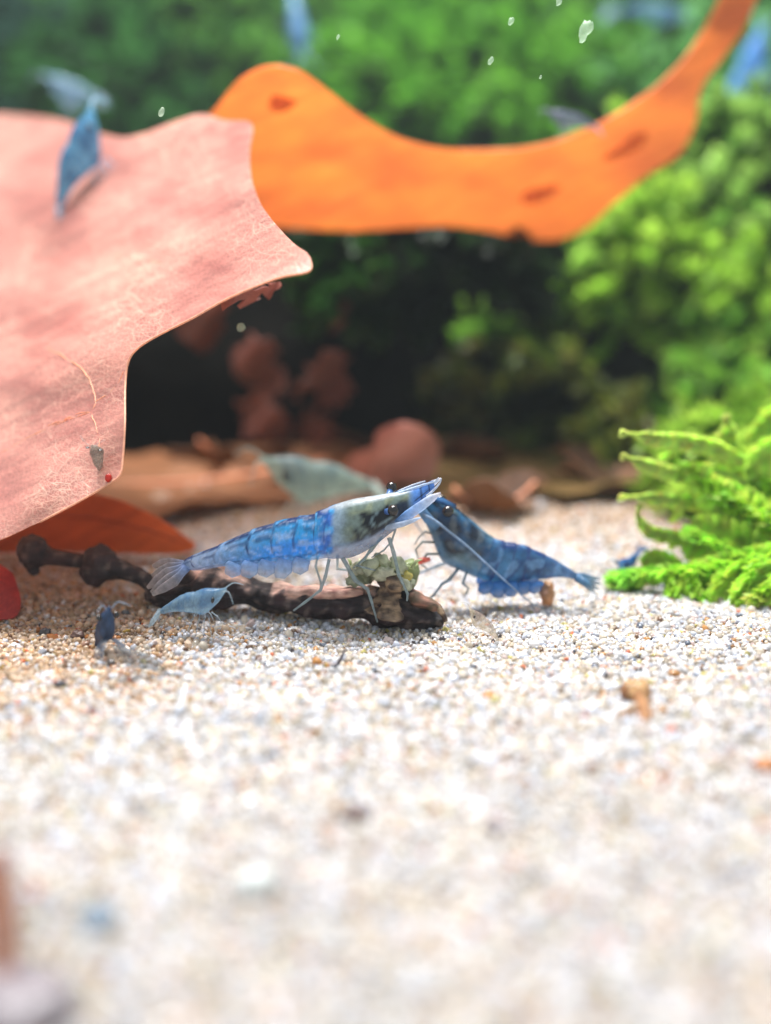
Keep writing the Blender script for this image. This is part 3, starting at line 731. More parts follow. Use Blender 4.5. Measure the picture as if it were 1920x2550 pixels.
    leg(root, [p(950, 1338, .02), p(925, 1376, .06), p(905, 1396, .05), p(880, 1416, .02)], .013, .007, g)
    leg(root, [p(985, 1318, .02), p(975, 1350, .03), p(955, 1372, .02), p(925, 1388, .0)], .012, .006, g)
    # swimmerets and side plates under the abdomen
    for i, x in enumerate((590, 630, 672, 714, 756)):
        y0 = 1404 - i * 3; ln = (14, 25, 27, 32, 22)[i]
        for s in (-1, 1):
            ln += random.uniform(-4, 4)
            blade(root, 'swimmeret', [p(x, y0 - 8, s * .08), p(x - 6, y0 + ln * .4, s * .09), p(x - 16, y0 + ln * .8, s * .085), p(x - 26, y0 + ln, s * .08)],
                  [.05, .065, .05, .012], [(*lin(140, 180, 230), .62), (*lin(150, 185, 225), .5), (*lin(160, 190, 220), .45), (*lin(170, 190, 215), .45)], .01)
    # a thin rim line on each abdominal plate
    return root
shrimp_main()

def shrimp_second():
    ox, oy = 1160, 1440
    base = at(ox, oy, 7.75); k = axis_dist(base) / FPX * SC
    root = empty('shrimp', base, (R(-3), 0, R(180)), k)
    tag(root, 'deep blue shrimp on the sand facing the perched one head to head', 'shrimp')
    p = lambda x, y, c=0.0: Lp(x, y, c, ox, oy, -1)         # c > 0 faces the camera here
    main_like(root, SECOND_PX, col_second, None, ox, oy, -1)
    tl = [(*lin(90, 130, 165), .9), (*lin(90, 130, 160), .75), (*lin(100, 130, 150), .6), (*lin(120, 140, 150), .5)]
    for (tip, c1, nm) in (((1496, 1452), .02, 'telson'), ((1488, 1460), .07, 'uropod'), ((1500, 1448), -.05, 'uropod'), ((1476, 1464), .10, 'uropod'), ((1490, 1456), -.09, 'uropod')):
        blade(root, nm, [p(1432, 1436, c1 * .3), p(1455, 1444, c1 * .8), p((1455 + tip[0]) / 2, (1444 + tip[1]) / 2, c1), p(*tip, c1)], [.022, .024, .020, .004], tl, .006)
    mb = MB(); mb.tube([p(1130, 1256), p(1100, 1240), p(1065, 1226), p(1036, 1214)], [.03, .03, .018, .004], (*lin(60, 110, 160), 1), 8, .5); mb.build('rostrum', M_SHRIMP, root)
    sc_c = [(*lin(110, 150, 185), .9)] * 3 + [(*lin(170, 190, 210), .8)]
    blade(root, 'antennal_scale', [p(1086, 1300, .08), p(1064, 1276, .10), p(1046, 1252, .10), p(1036, 1232, .09)], [.02, .034, .03, .006], sc_c, .008)
    blade(root, 'antennal_scale', [p(1090, 1290, -.08), p(1070, 1262, -.10), p(1050, 1240, -.10), p(1038, 1220, -.09)], [.02, .034, .03, .006], sc_c, .008)
    eye(root, p(1110, 1253, .12), .040, p(1118, 1262, .06), (*lin(60, 100, 150), 1))
    eye(root, p(1096, 1250, -.12), .040, p(1108, 1258, -.06), (*lin(60, 100, 150), 1))
    an = (*lin(150, 172, 196), .95)
    for pts in ([(1050, 1262, .10), (1080, 1276, .13), (1110, 1298, .15), (1160, 1338, .17), (1215, 1390, .17), (1262, 1436, .15), (1316, 1486, .12), (1350, 1505, .10)],
                [(1052, 1250, -.08), (1030, 1262, -.14), (1026, 1300, -.2), (1060, 1360, -.24)], [(1044, 1236, .05), (1020, 1240, .08), (1005, 1255, .1)]):
        Q = [Vector(q) for q in spline([tuple(p(*q)) for q in pts], 6)]
        mb = MB(); mb.tube(Q, [.011 * (1 - .72 * i / len(Q)) for i in range(len(Q))], an, 6); mb.build('antenna', M_SHRIMP, root)
    g = (*lin(120, 146, 165), .8)
    leg(root, [p(1140, 1405, .06), p(1118, 1428, .11), p(1098, 1440, .12), p(1078, 1470, .12), p(1060, 1484, .12)], .018, .008, g)
    leg(root, [p(1160, 1415, .06), p(1150, 1440, .1), p(1164, 1452, .1), p(1158, 1470, .1)], .014, .007, g)
    leg(root, [p(1125, 1400, -.05), p(1090, 1420, -.1), p(1060, 1436, -.12), p(1030, 1446, -.12)], .015, .008, g)
    leg(root, [p(1090, 1370, .05), p(1062, 1366, .08), p(1044, 1390, .08), p(1062, 1404, .08)], .015, .007, (*lin(150, 160, 160), .8))
    leg(root, [p(1080, 1340, .05), p(1050, 1336, .07), p(1034, 1356, .07), p(1040, 1380, .07)], .014, .007, (*lin(150, 160, 160), .8))
    leg(root, [p(1078, 1320, .03), p(1056, 1312, .05), p(1042, 1326, .05), p(1032, 1346, .05)], .013, .006, (*lin(160, 165, 165), .8))
    blade(root, 'claw', [p(1070, 1378, .09), p(1052, 1380, .10), p(1036, 1386, .10), p(1028, 1392, .10)], [.014, .022, .018, .006], [(*lin(226, 120, 104), .95)] * 4, .014)
    for i, x in enumerate((1330, 1300, 1268, 1236, 1206)):
        ln = (16, 22, 30, 34, 22)[i]
        for s in (-1, 1):
            blade(root, 'swimmeret', [p(x, 1440, s * .07), p(x + 2, 1446 + ln * .4, s * .09), p(x + 8, 1446 + ln * .8, s * .08), p(x + 14, 1446 + ln, s * .07)],
                  [.045, .06, .045, .01], [(*lin(60, 130, 200), .9), (*lin(70, 140, 205), .8), (*lin(80, 140, 200), .7), (*lin(90, 140, 190), .6)], .01)
shrimp_second()

GEN = [(x * 1.0, y, x2, y2) for (x, y, x2, y2) in
       [((s[0] - 800) / SC, (1400 - s[1]) / SC, (s[2] - 800) / SC, (1400 - s[3]) / SC) for s in MAIN_PX]]
def small_shrimp(loc, fwd, up, length, base, dark, label, alpha=0.9, group=None, bend=0.25, legs=True, fat=1.7):
    """a young shrimp: same plan as the big ones, its own size, pose and colours; length nose to tail"""
    f = Vector(fwd).normalized(); u = Vector(up); c = u.cross(f).normalized(); u = f.cross(c).normalized()
    rot = Matrix((f, c, u)).transposed()
    k = length / 2.05
    root = bpy.data.objects.new('shrimp', None); COL.objects.link(root); root.empty_display_size = .1
    root.location = loc; root.rotation_euler = rot.to_euler(); root.scale = (k, k * fat, k * fat)
    tag(root, label, 'shrimp', group)
    def warp(a, b): return (a, b - bend * min(0, a) ** 2 + 0.20 * a * -0.3)
    st = []
    for s in GEN: st.append((*warp(s[0], s[1]), *warp(s[2], s[3])))
    mb, S = shrimp_body(st, col_tint(base, dark, alpha), per=4, nseg=16)
    mb.build('body', M_SHRIMP, root)
    w = lambda x, y, c: Vector((*warp(x, y)[:1], c, warp(x, y)[1]))
    pc = (*mixc(base, (0.7, .75, .8), .35), alpha * .8)
    for c1 in (-.12, -.05, .02, .08, .13):
        blade(root, 'uropod', [w(-.94, -.02, c1 * .3), w(-1.03, -.07, c1 * .8), w(-1.12, -.13, c1), w(-1.19, -.18, c1)], [.025, .05, .05, .01], [pc] * 4, .008)
    for s in (-1, 1):
        mb = MB(); mb.ball(w(.50, .39, s * .13), .045, (0, 0, 0, 1), 10, 8); mb.build('eye', M_EYE, root)
        Q = [Vector(q) for q in spline([tuple(w(.70, .5, s * .04)), tuple(w(.9, .58, s * .12)), tuple(w(1.1, .5, s * .25))], 5)]
        mb = MB(); mb.tube(Q, [.012 * (1 - .6 * i / len(Q)) for i in range(len(Q))], pc, 5); mb.build('antenna', M_SHRIMP, root)
        if legs:
            for (x, dx) in ((.02, -.12), (.14, .0), (.26, .1), (.38, .2)):
                leg(root, [w(x, .05, s * .06), w(x + dx * .5, -.06, s * .16), w(x + dx, -.2, s * .22)], .016, .008, pc)
    return root

# --- on the sand
small_shrimp(at(488, 1528, 6.98), (0.95, -0.12, -0.14), (0, -.25, 1), 0.53, lin(150, 180, 195), lin(70, 120, 165), 'pale grey blue young shrimp on the sand just under the left part of the twig', .7, fat=1.9, bend=.12)
c = on_sand(268, 1636); small_shrimp(c + Vector((0, 0, .10)), (0.55, -0.75, 0.35), (0, 0, 1), 0.46, lin(60, 92, 130), lin(22, 40, 66), 'dark blue young shrimp alone on the shaded tan sand, facing the viewer', .97, fat=2.0, bend=.1)
c = on_sand(350, 1690); small_shrimp(c + Vector((0, 0, .06)), (-0.95, -0.2, 0.0), (0, 0, 1), 0.40, lin(130, 132, 130), lin(80, 96, 112), 'faint greyish young shrimp half blending into the sand, nearest of the small ones', .45)
c = at(1195, 1568, 6.98); small_shrimp(c, (-0.9, -0.1, 0.30), (0.2, -.2, 1), 0.34, lin(200, 190, 165), lin(130, 110, 110), 'tiny colourless young shrimp at the broken end of the twig', .5)
c = at(1560, 1425, 8.35); small_shrimp(c, (-0.62, -0.72, -0.18), (0.1, -.1, 1), 0.42, lin(84, 150, 205), lin(40, 90, 160), 'small sky blue shrimp on the sand beside the green fronds', .92, bend=-.35)
# --- on the leaf
small_shrimp(at(252, 1128, pink_depth(252, 1128) - .05), (0.12, -.15, 1), (-.1, -1, .3), 0.29, lin(140, 134, 122), lin(80, 78, 74), 'tiny grey young shrimp climbing the lowest corner of the large pink leaf', .65, fat=2.4, bend=.05, legs=False)
small_shrimp(at(230, 430, pink_depth(230, 430) - .16), (0.62, .1, .42), (-.6, -.30, .7), .95, lin(120, 186, 215), lin(44, 90, 134), 'blurred blue shrimp walking on the upper face of the large pink leaf', .9, bend=.12, fat=2.1)
# --- in the blur behind
small_shrimp(at(790, 1250, 9.9), (-1, -.3, -.22), (0, -.3, 1), 1.15, lin(180, 200, 185), lin(90, 118, 130), 'blurred grey green shrimp on the tan leaf, behind the perched shrimp', .8, bend=.03, fat=2.2)
small_shrimp(at(1875, 225, 16.5), (0.55, 0.1, .65), (-.6, -.5, .5), 1.5, lin(140, 195, 245), lin(80, 145, 215), 'blurred vivid blue shrimp on the moss below the leaf stalk, by the right edge', .7, bend=.0, fat=1.8)
small_shrimp(at(185, 262, 15.2), (-0.95, .2, -.2), (0, -.2, 1), 0.72, lin(150, 180, 205), lin(110, 140, 170), 'blurred pale grey blue shrimp on the far top edge of the large pink leaf', .5, bend=.0, fat=2.6)
small_shrimp(at(1420, 322, 11.0), (-0.95, .1, -.2), (0, -.2, 1), 0.5, lin(120, 124, 145), lin(90, 96, 120), 'blurred grey shrimp on the upper rim of the orange leaf', .6, fat=1.8, bend=.1)
small_shrimp(at(742, 60, 17.0), (0.15, .1, -1), (0, -1, .2), 1.3, lin(120, 165, 200), lin(80, 130, 170), 'blurred light blue shrimp clinging head down to the moss at the top', .95)
small_shrimp(at(1620, 45, 18.0), (0.8, .1, -.3), (0, -1, .4), 1.1, lin(110, 150, 180), lin(80, 120, 150), 'blurred grey blue shrimp in the top moss, left of the leaf stalk', .7)
small_shrimp(at(1690, 985, 14.0), (-0.95, -.1, .15), (0, 0, 1), 0.9, lin(110, 140, 160), lin(60, 84, 104), 'blurred slate grey shrimp in the dark above the green finger fronds', .5)

# ---------------------------------------------------------------- twig
def mat_bark():
    m, nt, out = new_mat('bark')
    at_ = N(nt, 'ShaderNodeAttribute', attribute_name='Col'); tc = N(nt, 'ShaderNodeTexCoord')
    mp = N(nt, 'ShaderNodeMapping'); mp.inputs['Scale'].default_value = (5, 26, 26); L(nt, tc.outputs['Object'], mp.inputs['Vector'])
    n1 = N(nt, 'ShaderNodeTexNoise', i_Scale=1.0, i_Detail=7.0, i_Roughness=0.7); L(nt, mp.outputs[0], n1.inputs['Vector'])
    n2 = N(nt, 'ShaderNodeTexNoise', i_Scale=22.0, i_Detail=5.0, i_Roughness=0.7); L(nt, tc.outputs['Object'], n2.inputs['Vector'])
    mr = N(nt, 'ShaderNodeMapRange'); mr.inputs[1].default_value = .3; mr.inputs[2].default_value = .7; mr.inputs[3].default_value = .35; mr.inputs[4].default_value = 1.6
    L(nt, n1.outputs['Fac'], mr.inputs[0])
    mul = N(nt, 'ShaderNodeMix', data_type='RGBA', blend_type='MULTIPLY'); mul.inputs[0].default_value = 1
    L(nt, at_.outputs['Color'], mul.inputs[6]); L(nt, mr.outputs[0], mul.inputs[7])
    p = prin(nt, Roughness=.55, Specular_IOR_Level=.4); L(nt, mul.outputs[2], p.inputs['Base Color'])
    ad = N(nt, 'ShaderNodeMath', operation='ADD'); L(nt, n1.outputs['Fac'], ad.inputs[0]); L(nt, n2.outputs['Fac'], ad.inputs[1])
    b = N(nt, 'ShaderNodeBump', i_Strength=.9, i_Distance=.02); L(nt, ad.outputs[0], b.inputs['Height']); L(nt, b.outputs[0], p.inputs['Normal'])
    L(nt, p.outputs[0], out.inputs[0]); return m
M_BARK = mat_bark()
def bark_tube(path, Yf, cfn, root, name, n=40, per=14, rough=0.42, base=None):
    """path of (px, py, r px)"""
    S = spline(path, per); mb = MB(); rings = []; cols = []; m = len(S)
    C = [at(s[0], s[1], Yf(s[0])) for s in S]
    for i, s in enumerate(S):
        t = (C[min(i + 1, m - 1)] - C[max(i - 1, 0)]).normalized()
        a = t.cross(Vector((0, 0, 1))).normalized(); b = a.cross(t).normalized()
        r = s[2] / 362.0 * (C[i].y / 7.3) * 1.13; row = []; rc = []
        if i in (0, m - 1): r *= 0.55
        for k in range(n):
            ph = 6.2832 * k / n
            d = a * math.cos(ph) + b * math.sin(ph)
            q = C[i] + d * r
            dis = rough * nz(q * 6.0) + rough * 0.8 * nz(Vector((q.x * 9, q.y * 22, q.z * 22))) + 0.10 * nz((ph * 2.2, i * 0.07, 3))
            q = C[i] + d * r * (1 + dis)
            row.append(q - base); rc.append(cfn(q, math.sin(ph), s[0]))
        rings.append(row); cols.append(rc)
    mb.ring_loft(rings, cols); return mb.build(name, M_BARK, root)
DARKB = lin(26, 19, 23); REDB = lin(54, 34, 36); PEEL = lin(206, 166, 148); GREYB = lin(120, 104, 96)
def bark_col(q, up, px):
    n = nz(q * 6.0); n2 = nz(q * 17.0)
    c = mixc(DARKB, REDB, 0.35 + n)
    c = mixc(c, GREYB, sstep(0.1, 0.5, n2) * 0.5)
    if px > 480: c = mixc(c, PEEL, sstep(0.50, 0.80, up + 0.5 * n2) * sstep(-0.02, 0.25, n + 0.05) * 0.9)
    if px < 260: c = mixc(c, REDB, 0.4)
    return (*c, 1)
twY = lambda x: 7.82 - 0.55 * (x - 60) / 1050.0
tw_base = at(800, 1530, 7.4)
twig = empty('twig', tw_base)
tag(twig, 'dark brown broken twig with knobbly thin end, lying on the sand', 'twig')
bark_tube([(372, 1462, 16), (392, 1476, 30), (450, 1466, 36), (530, 1460, 42), (600, 1470, 37), (660, 1483, 32), (740, 1495, 29), (800, 1500, 32), (860, 1498, 31), (920, 1503, 36), (970, 1518, 41),
           (1020, 1523, 41), (1062, 1537, 30), (1092, 1546, 19), (1106, 1550, 9)], twY, bark_col, twig, 'bark', base=tw_base)
bark_tube([(108, 1384, 20), (140, 1388, 17), (190, 1396, 17), (225, 1402, 18), (275, 1414, 26), (310, 1422, 21), (350, 1438, 18), (390, 1462, 20), (420, 1470, 20)], twY, bark_col, twig, 'thin_stem', n=18, rough=.10, base=tw_base)
bark_tube([(50, 1372, 12), (60, 1372, 28), (80, 1374, 34), (100, 1380, 30), (118, 1386, 18)], twY, bark_col, twig, 'knob', n=18, base=tw_base)
bark_tube([(72, 1395, 16), (80, 1410, 15), (86, 1424, 13), (90, 1432, 6)], twY, bark_col, twig, 'knob', n=14, base=tw_base)
bark_tube([(206, 1408, 10), (216, 1412, 32), (238, 1412, 40), (262, 1414, 34), (288, 1420, 24)], twY, bark_col, twig, 'knob', n=20, base=tw_base)
def stub_col(q, up, px):
    n = nz(q * 8.0); n2 = nz(q * 20.0)
    c = mixc(lin(70, 54, 46), lin(150, 126, 100), 0.42 + 1.5 * n2 + n * .5)
    return (*c, 1)
bark_tube([(964, 1522, 46), (966, 1504, 38), (968, 1486, 31), (972, 1468, 27), (976, 1452, 30), (982, 1438, 27), (986, 1430, 14)], lambda x: twY(x) - .06, stub_col, twig, 'side_stub', n=30, rough=.55, base=tw_base)
def flake_col(q, up, px):
    n2 = nz(q * 16.0); return (*mixc(lin(160, 112, 94), lin(84, 70, 52), .5 + 1.3 * n2), 1)
bark_tube([(1018, 1482, 8), (1032, 1490, 19), (1058, 1500, 17), (1085, 1510, 12), (1100, 1516, 5)], lambda x: twY(x) - .05, flake_col, twig, 'peeled_patch', n=14, base=tw_base)
bark_tube([(700, 1474, 6), (740, 1474, 13), (800, 1476, 15), (860, 1478, 12), (905, 1474, 6)], lambda x: twY(x) - .055, lambda q, u, p: (*mixc(PEEL, lin(150, 100, 92), .4 + nz(q * 18.0)), 1), twig, 'peeled_patch', n=14, base=tw_base)
bark_tube([(1090, 1508, 5), (1096, 1518, 8), (1104, 1532, 8), (1110, 1548, 5)], lambda x: twY(x) - .06, stub_col, twig, 'splinter', n=10, base=tw_base)
# pale green algae on top of the stub
m_alg = mat_vcol('algae', rough=.3, transl=.55, nscale=18, namt=.35, coat=.3)
mb = MB()
for i in range(30):
    t = random.random(); x = 880 + 145 * t; y = 1404 + 46 * random.random() + (14 if abs(t - .5) > .35 else 0)
    if 925 < x < 985 and y > 1428: continue
    g = mixc(lin(226, 226, 202), lin(172, 182, 156), random.random())
    if random.random() < .12: g = lin(206, 196, 120)
    mb.ball(at(x, y, 7.33 + random.uniform(-.10, .10)) - tw_base, (random.uniform(.04, .11), .04, random.uniform(.02, .05)), (*g, 1), 14, 9, .65, 1.6, seed=i * 3.1,
            axes=Matrix.Rotation(random.uniform(-1, 1), 3, 'Y'))
for i in range(26):
    x = 875 + 150 * random.random(); y = 1412 + 30 * random.random()
    a = at(x, y, 7.36 + random.uniform(-.08, .08)); b = a + Vector((random.uniform(-.1, .1), random.uniform(-.05, .05), random.uniform(-.06, .10)))
    mb.tube([a - tw_base, (a + b) / 2 + Vector((0, 0, .02)) - tw_base, b - tw_base], [.012, .012, .003], (*lin(190, 200, 160), 1), 5)
mb.build('algae_tuft', m_alg, twig)
mb = MB()
for (x, y, s) in ((1006, 1400, 1), (1026, 1412, 1)):
    pass
for a, b in (((1012, 1400), (1024, 1470)), ((1022, 1408), (1018, 1450)), ((1004, 1405), (1016, 1452))):
    q = spline([(*a, 26), ((a[0] + b[0]) / 2 + 8, (a[1] + b[1]) / 2, 20), (*b, 6)], 5)
    mb.tube([at(s[0], s[1], 7.46) - tw_base for s in q], [s[2] / 420 for s in q], (*lin(168, 182, 132), 1), 9)
mb.build('algae_tuft', m_alg, twig)

# ---------------------------------------------------------------- plants
def frond_mesh(mb, path, width, n, tip, body, dense=2, seed=0, sl=.55, lw=.30, fine=False):
    """stem with rows of small leaflets both sides; colours run from body to tip"""
    P = [Vector(p) for p in path]; S = [Vector(q) for q in spline([tuple(p) for p in P], max(3, n // len(P)))]
    m = len(S)
    mb.tube(S, [width * .10 * (1 - .6 * i / m) for i in range(m)], (*mixc(body, tip, .25), 1), 5)
    for i in range(m):
        t = (S[min(i + 1, m - 1)] - S[max(i - 1, 0)]).normalized()
        q = i / (m - 1)
        w = width * (0.55 + 0.45 * math.sin(min(1, q * 1.6 + .15) * math.pi * .5)) * (1 if q < .9 else 1 - .5 * (q - .9) / .1)
        a0 = t.orthogonal().normalized(); b0 = t.cross(a0)
        for d in range(dense):
            ph = 6.2832 * (d / dense) + (i % 2) * .5 + random.uniform(-.35, .35) + seed
            o = a0 * math.cos(ph) + b0 * math.sin(ph)
            dirv = (o * (1 - sl) + t * sl + Vector((random.gauss(0, .12), random.gauss(0, .12), random.gauss(0, .12)))).normalized()
            side = dirv.cross(o.cross(t) + o * .2).normalized() if False else t.cross(o).normalized()
            if fine:
                ln = w * random.uniform(.7, 1.2); c = mixc(body, tip, sstep(.3, 1.0, q) + random.uniform(-.2, .2)); p0 = S[i]
                b = len(mb.v); mb.v += [tuple(p0 - side * ln * lw), tuple(p0 + dirv * ln), tuple(p0 + side * ln * lw)]; mb.c += [(*c, 1)] * 3; mb.f.append((b, b + 1, b + 2)); continue
            ln = w * random.uniform(.75, 1.15); hw = ln * lw
            c = mixc(body, tip, sstep(.55, 1.0, q) + random.uniform(-.12, .12)); c = tuple(x * random.uniform(.85, 1.15) for x in c)
            b = len(mb.v); p0 = S[i]; nrm = dirv.cross(side)
            mid = p0 + dirv * ln * .5
            mb.v += [tuple(p0), tuple(mid + side * hw), tuple(p0 + dirv * ln), tuple(mid - side * hw), tuple(mid + nrm * hw * .35)]
            mb.c += [(*c, 1)] * 5
            mb.f += [(b, b + 1, b + 4), (b + 1, b + 2, b + 4), (b + 2, b + 3, b + 4), (b + 3, b, b + 4)]

G1 = lin(84, 140, 40); G2 = lin(170, 224, 96); YT = lin(214, 224, 130); G3 = lin(60, 112, 48); G4 = lin(120, 176, 74); OL = lin(120, 120, 40)
def front_fern():
    base = on_sand(1960, 1500)
    root = empty('green_fern', Vector((base.x, base.y, 0)))
    tag(root, 'bright green fern with blunt yellow tipped fingers at the right edge', 'water plant')
    Yb = 8.15
    def fr(pts, w, n, Y0, Y1, tip=YT, body=lin(158, 206, 60), dense=6):
        k = len(pts); w *= 1.35; mb = MB(); n = int(n * 1.4)
        P = [at(p[0], p[1], Y0 + (Y1 - Y0) * i / (k - 1)) for i, p in enumerate(pts)]
        frond_mesh(mb, [p - root.location for p in P], w, n, tip, body, dense, sl=.74)
        mb.build('frond', M_MOSS, root, smooth=False)
    def pin(pts, w, Y0, Y1, body=lin(166, 212, 62), tip=lin(206, 232, 104)):
        k = len(pts); mb = MB()
        P = [at(p[0], p[1], Y0 + (Y1 - Y0) * i / (k - 1)) - root.location for i, p in enumerate(pts)]
        S = [Vector(q) for q in spline([tuple(p) for p in P], 14)]; m = len(S)
        mb.tube(S, [.014 * (1 - .7 * i / m) for i in range(m)], (*mixc(body, tip, .7), 1), 5)
        for i in range(m):
            t = (S[min(i + 1, m - 1)] - S[max(i - 1, 0)]).normalized(); q = i / (m - 1)
            ln0 = w * (math.sin(min(1.0, .2 + q * .95) * math.pi)) ** .6 if q < .95 else w * .4
            for sd in (-1, 1):
                for lay in (0, 1):
                    o = t.cross(Vector((0, 1, 0))).normalized() * sd
                    d = (o * .75 + t * .62 + Vector((0, random.uniform(-.25, .15) - .15 * lay, 0))).normalized()
                    ln = ln0 * random.uniform(.8, 1.1); hw = max(ln * .13, .018); sdv = d.cross(Vector((0, 1, 0))).normalized()
                    c = mixc(body, tip, .2 + .8 * q ** 2 + .2 * random.random()); c = tuple(x * random.uniform(.85, 1.15) for x in c)
                    b = len(mb.v); p0 = S[i]; dr = Vector((0, .0, -.12 * ln))
                    for f, ww in ((0, .6), (.35, 1), (.75, .9), (1, .1)):
                        for e in (-1, 1): mb.v.append(tuple(p0 + d * ln * f + dr * f * f + sdv * hw * ww * e + Vector((0, -.15 * hw * (1 - abs(2 * f - 1)), 0)))); mb.c.append((*c, 1))
                    mb.f += [(b, b + 1, b + 3, b + 2), (b + 2, b + 3, b + 5, b + 4), (b + 4, b + 5, b + 7, b + 6)]
        mb.build('frond', M_MOSS, root, smooth=True)
    # finger fronds that point left
    for pts, w, Y0, Y1 in (([(1850, 1150), (1790, 1118), (1720, 1100), (1640, 1092), (1590, 1084), (1550, 1078)], .10, 8.7, 8.35),
                           ([(1860, 1200), (1780, 1170), (1700, 1180), (1620, 1160), (1580, 1146), (1552, 1136)], .095, 8.7, 8.4),
                           ([(1880, 1290), (1800, 1260), (1720, 1246), (1640, 1240), (1590, 1238), (1548, 1238)], .095, 8.7, 8.45),
                           ([(1840, 1370), (1760, 1350), (1680, 1336), (1620, 1322), (1590, 1290), (1592, 1262)], .085, 8.55, 8.35),
                           ([(1800, 1190), (1806, 1120), (1812, 1070), (1808, 1040)], .11, 8.9, 8.8)):
        pin(pts, w * 1.05, Y0, Y1, lin(178, 220, 70), YT)
        fr(pts, w * .42, 44, Y0 + .02, Y1 + .02, YT, lin(174, 216, 66), 6)
    pin([(2040, 980), (1960, 1030), (1900, 1070), (1850, 1120)], .22, 9.1, 8.9)
    pin([(2040, 1080), (1960, 1110), (1890, 1150), (1830, 1210)], .24, 8.9, 8.7)
    # the broad blades behind them, running down to the right
    fr([(1680, 1150), (1780, 1220), (1860, 1280), (1960, 1340), (2080, 1400)], .20, 90, 8.6, 8.2, G1, lin(166, 212, 60), 4)
    fr([(1780, 1140), (1860, 1180), (1960, 1240), (2060, 1300)], .17, 60, 8.9, 8.6, G1, lin(150, 202, 56), 5)
    pin([(2000, 1120), (1920, 1160), (1850, 1200), (1770, 1230), (1690, 1262)], .26, 8.9, 8.7)
    pin([(2050, 1420), (1960, 1350), (1880, 1290), (1800, 1240), (1720, 1170), (1670, 1128)], .27, 8.3, 8.6)
    pin([(2060, 1480), (1960, 1420), (1880, 1370), (1810, 1330), (1740, 1300), (1690, 1280)], .24, 8.2, 8.5)
    pin([(2030, 1300), (1950, 1240), (1880, 1180), (1830, 1130), (1800, 1080)], .22, 8.9, 8.8)
    pin([(2040, 1380), (1940, 1385), (1860, 1400), (1780, 1412), (1700, 1424), (1620, 1430)], .20, 8.0, 8.2)
    pin([(1960, 1400), (1900, 1440), (1860, 1480), (1840, 1520)], .22, 7.9, 7.75)
    pin([(1990, 1420), (1950, 1460), (1930, 1500)], .20, 7.8, 7.7)
    pin([(1880, 1400), (1830, 1440), (1800, 1480), (1790, 1510)], .20, 8.0, 7.85)
    pin([(1790, 1415), (1740, 1445), (1700, 1480), (1690, 1500)], .17, 8.1, 7.95)
    pin([(1850, 1390), (1790, 1370), (1730, 1356), (1680, 1350)], .18, 8.3, 8.5)
    pin([(1700, 1424), (1660, 1400), (1620, 1392), (1580, 1395)], .13, 8.4, 8.4)
    # spreading blades at the bottom
    fr([(2080, 1350), (1950, 1372), (1880, 1400), (1780, 1418), (1690, 1428), (1600, 1436), (1530, 1446)], .13, 90, 7.9, 8.15, G2, lin(170, 214, 64), 4)
    fr([(1880, 1402), (1830, 1380), (1770, 1350), (1720, 1330)], .10, 40, 7.95, 8.3, G2)
    fr([(1730, 1420), (1732, 1455), (1748, 1485), (1762, 1510)], .13, 40, 8.0, 7.9, G2, lin(170, 214, 64), 4)
    fr([(1670, 1430), (1672, 1460), (1676, 1490)], .11, 34, 8.05, 7.95, G2, lin(170, 214, 64), 4)
    fr([(1900, 1390), (1868, 1430), (1850, 1470), (1860, 1500), (1900, 1520)], .13, 44, 7.85, 7.75, G2, lin(170, 214, 64), 4)
    fr([(1980, 1450), (1930, 1470), (1890, 1486)], .11, 34, 7.7, 7.7, YT, lin(170, 214, 64), 4)
    fr([(1600, 1436), (1585, 1460), (1600, 1480)], .09, 30, 8.2, 8.1, G2, lin(98, 160, 44), 5)
    fr([(1530, 1420), (1470, 1425), (1400, 1440)], .06, 30, 8.8, 8.6, YT, lin(120, 175, 60), 4)
front_fern()

def moss_clump(center, rad, nfr, label, body, tip, flen=1.0, width=.27, name='moss_clump', droop=.3, group=None, bias=(0, -.35, .25), lw=.30, fine=False):
    root = empty(name, Vector((center[0], center[1], center[2] - rad)))
    tag(root, label, 'moss', group)
    mb = MB(); c = Vector(center)
    for i in range(nfr):
        d = Vector((random.gauss(0, 1) + bias[0], random.gauss(0, 1) + bias[1], random.gauss(0, 1) + bias[2])).normalized()
        o = c + d * rad * random.uniform(.25, .8) * (1 + .3 * nz(d * 2 + c))
        l = flen * random.uniform(.6, 1.2); b = d + Vector(bias) * .8 + Vector((random.gauss(0, .35), random.gauss(0, .25), random.gauss(0, .25)))
        b.normalize()
        P = [o, o + b * l * .4, o + b * l * .75 + Vector((0, 0, -droop * l * .15)), o + b * l + Vector((0, 0, -droop * l * .4))]
        bb = mixc(body, (body[0] * .6, body[1] * .65, body[2] * .6), random.random()); tt = mixc(tip, body, random.random() * .9)
        frond_mesh(mb, [p - root.location for p in P], width, 16 if fine else 18, tt, bb, 8 if fine else 4, lw=lw, fine=fine)
    mb.build('foliage', M_MOSS, root, smooth=False)
    mb = MB()
    for i in range(6):
        d = Vector((random.uniform(-1, 1), random.uniform(-1, .5), random.uniform(.2, 1))).normalized() * rad * .8
        mb.tube([c + Vector((0, 0, -rad)) - root.location, c + d * .5 - root.location, c + d - root.location], [.05, .04, .02], (*lin(60, 70, 30), 1), 5)
    mb.build('stem', M_MOSS, root)
    return root
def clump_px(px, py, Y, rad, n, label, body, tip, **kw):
    p = at(px, py, Y); return moss_clump((p.x, p.y, p.z), rad, n, label, body, tip, **kw)
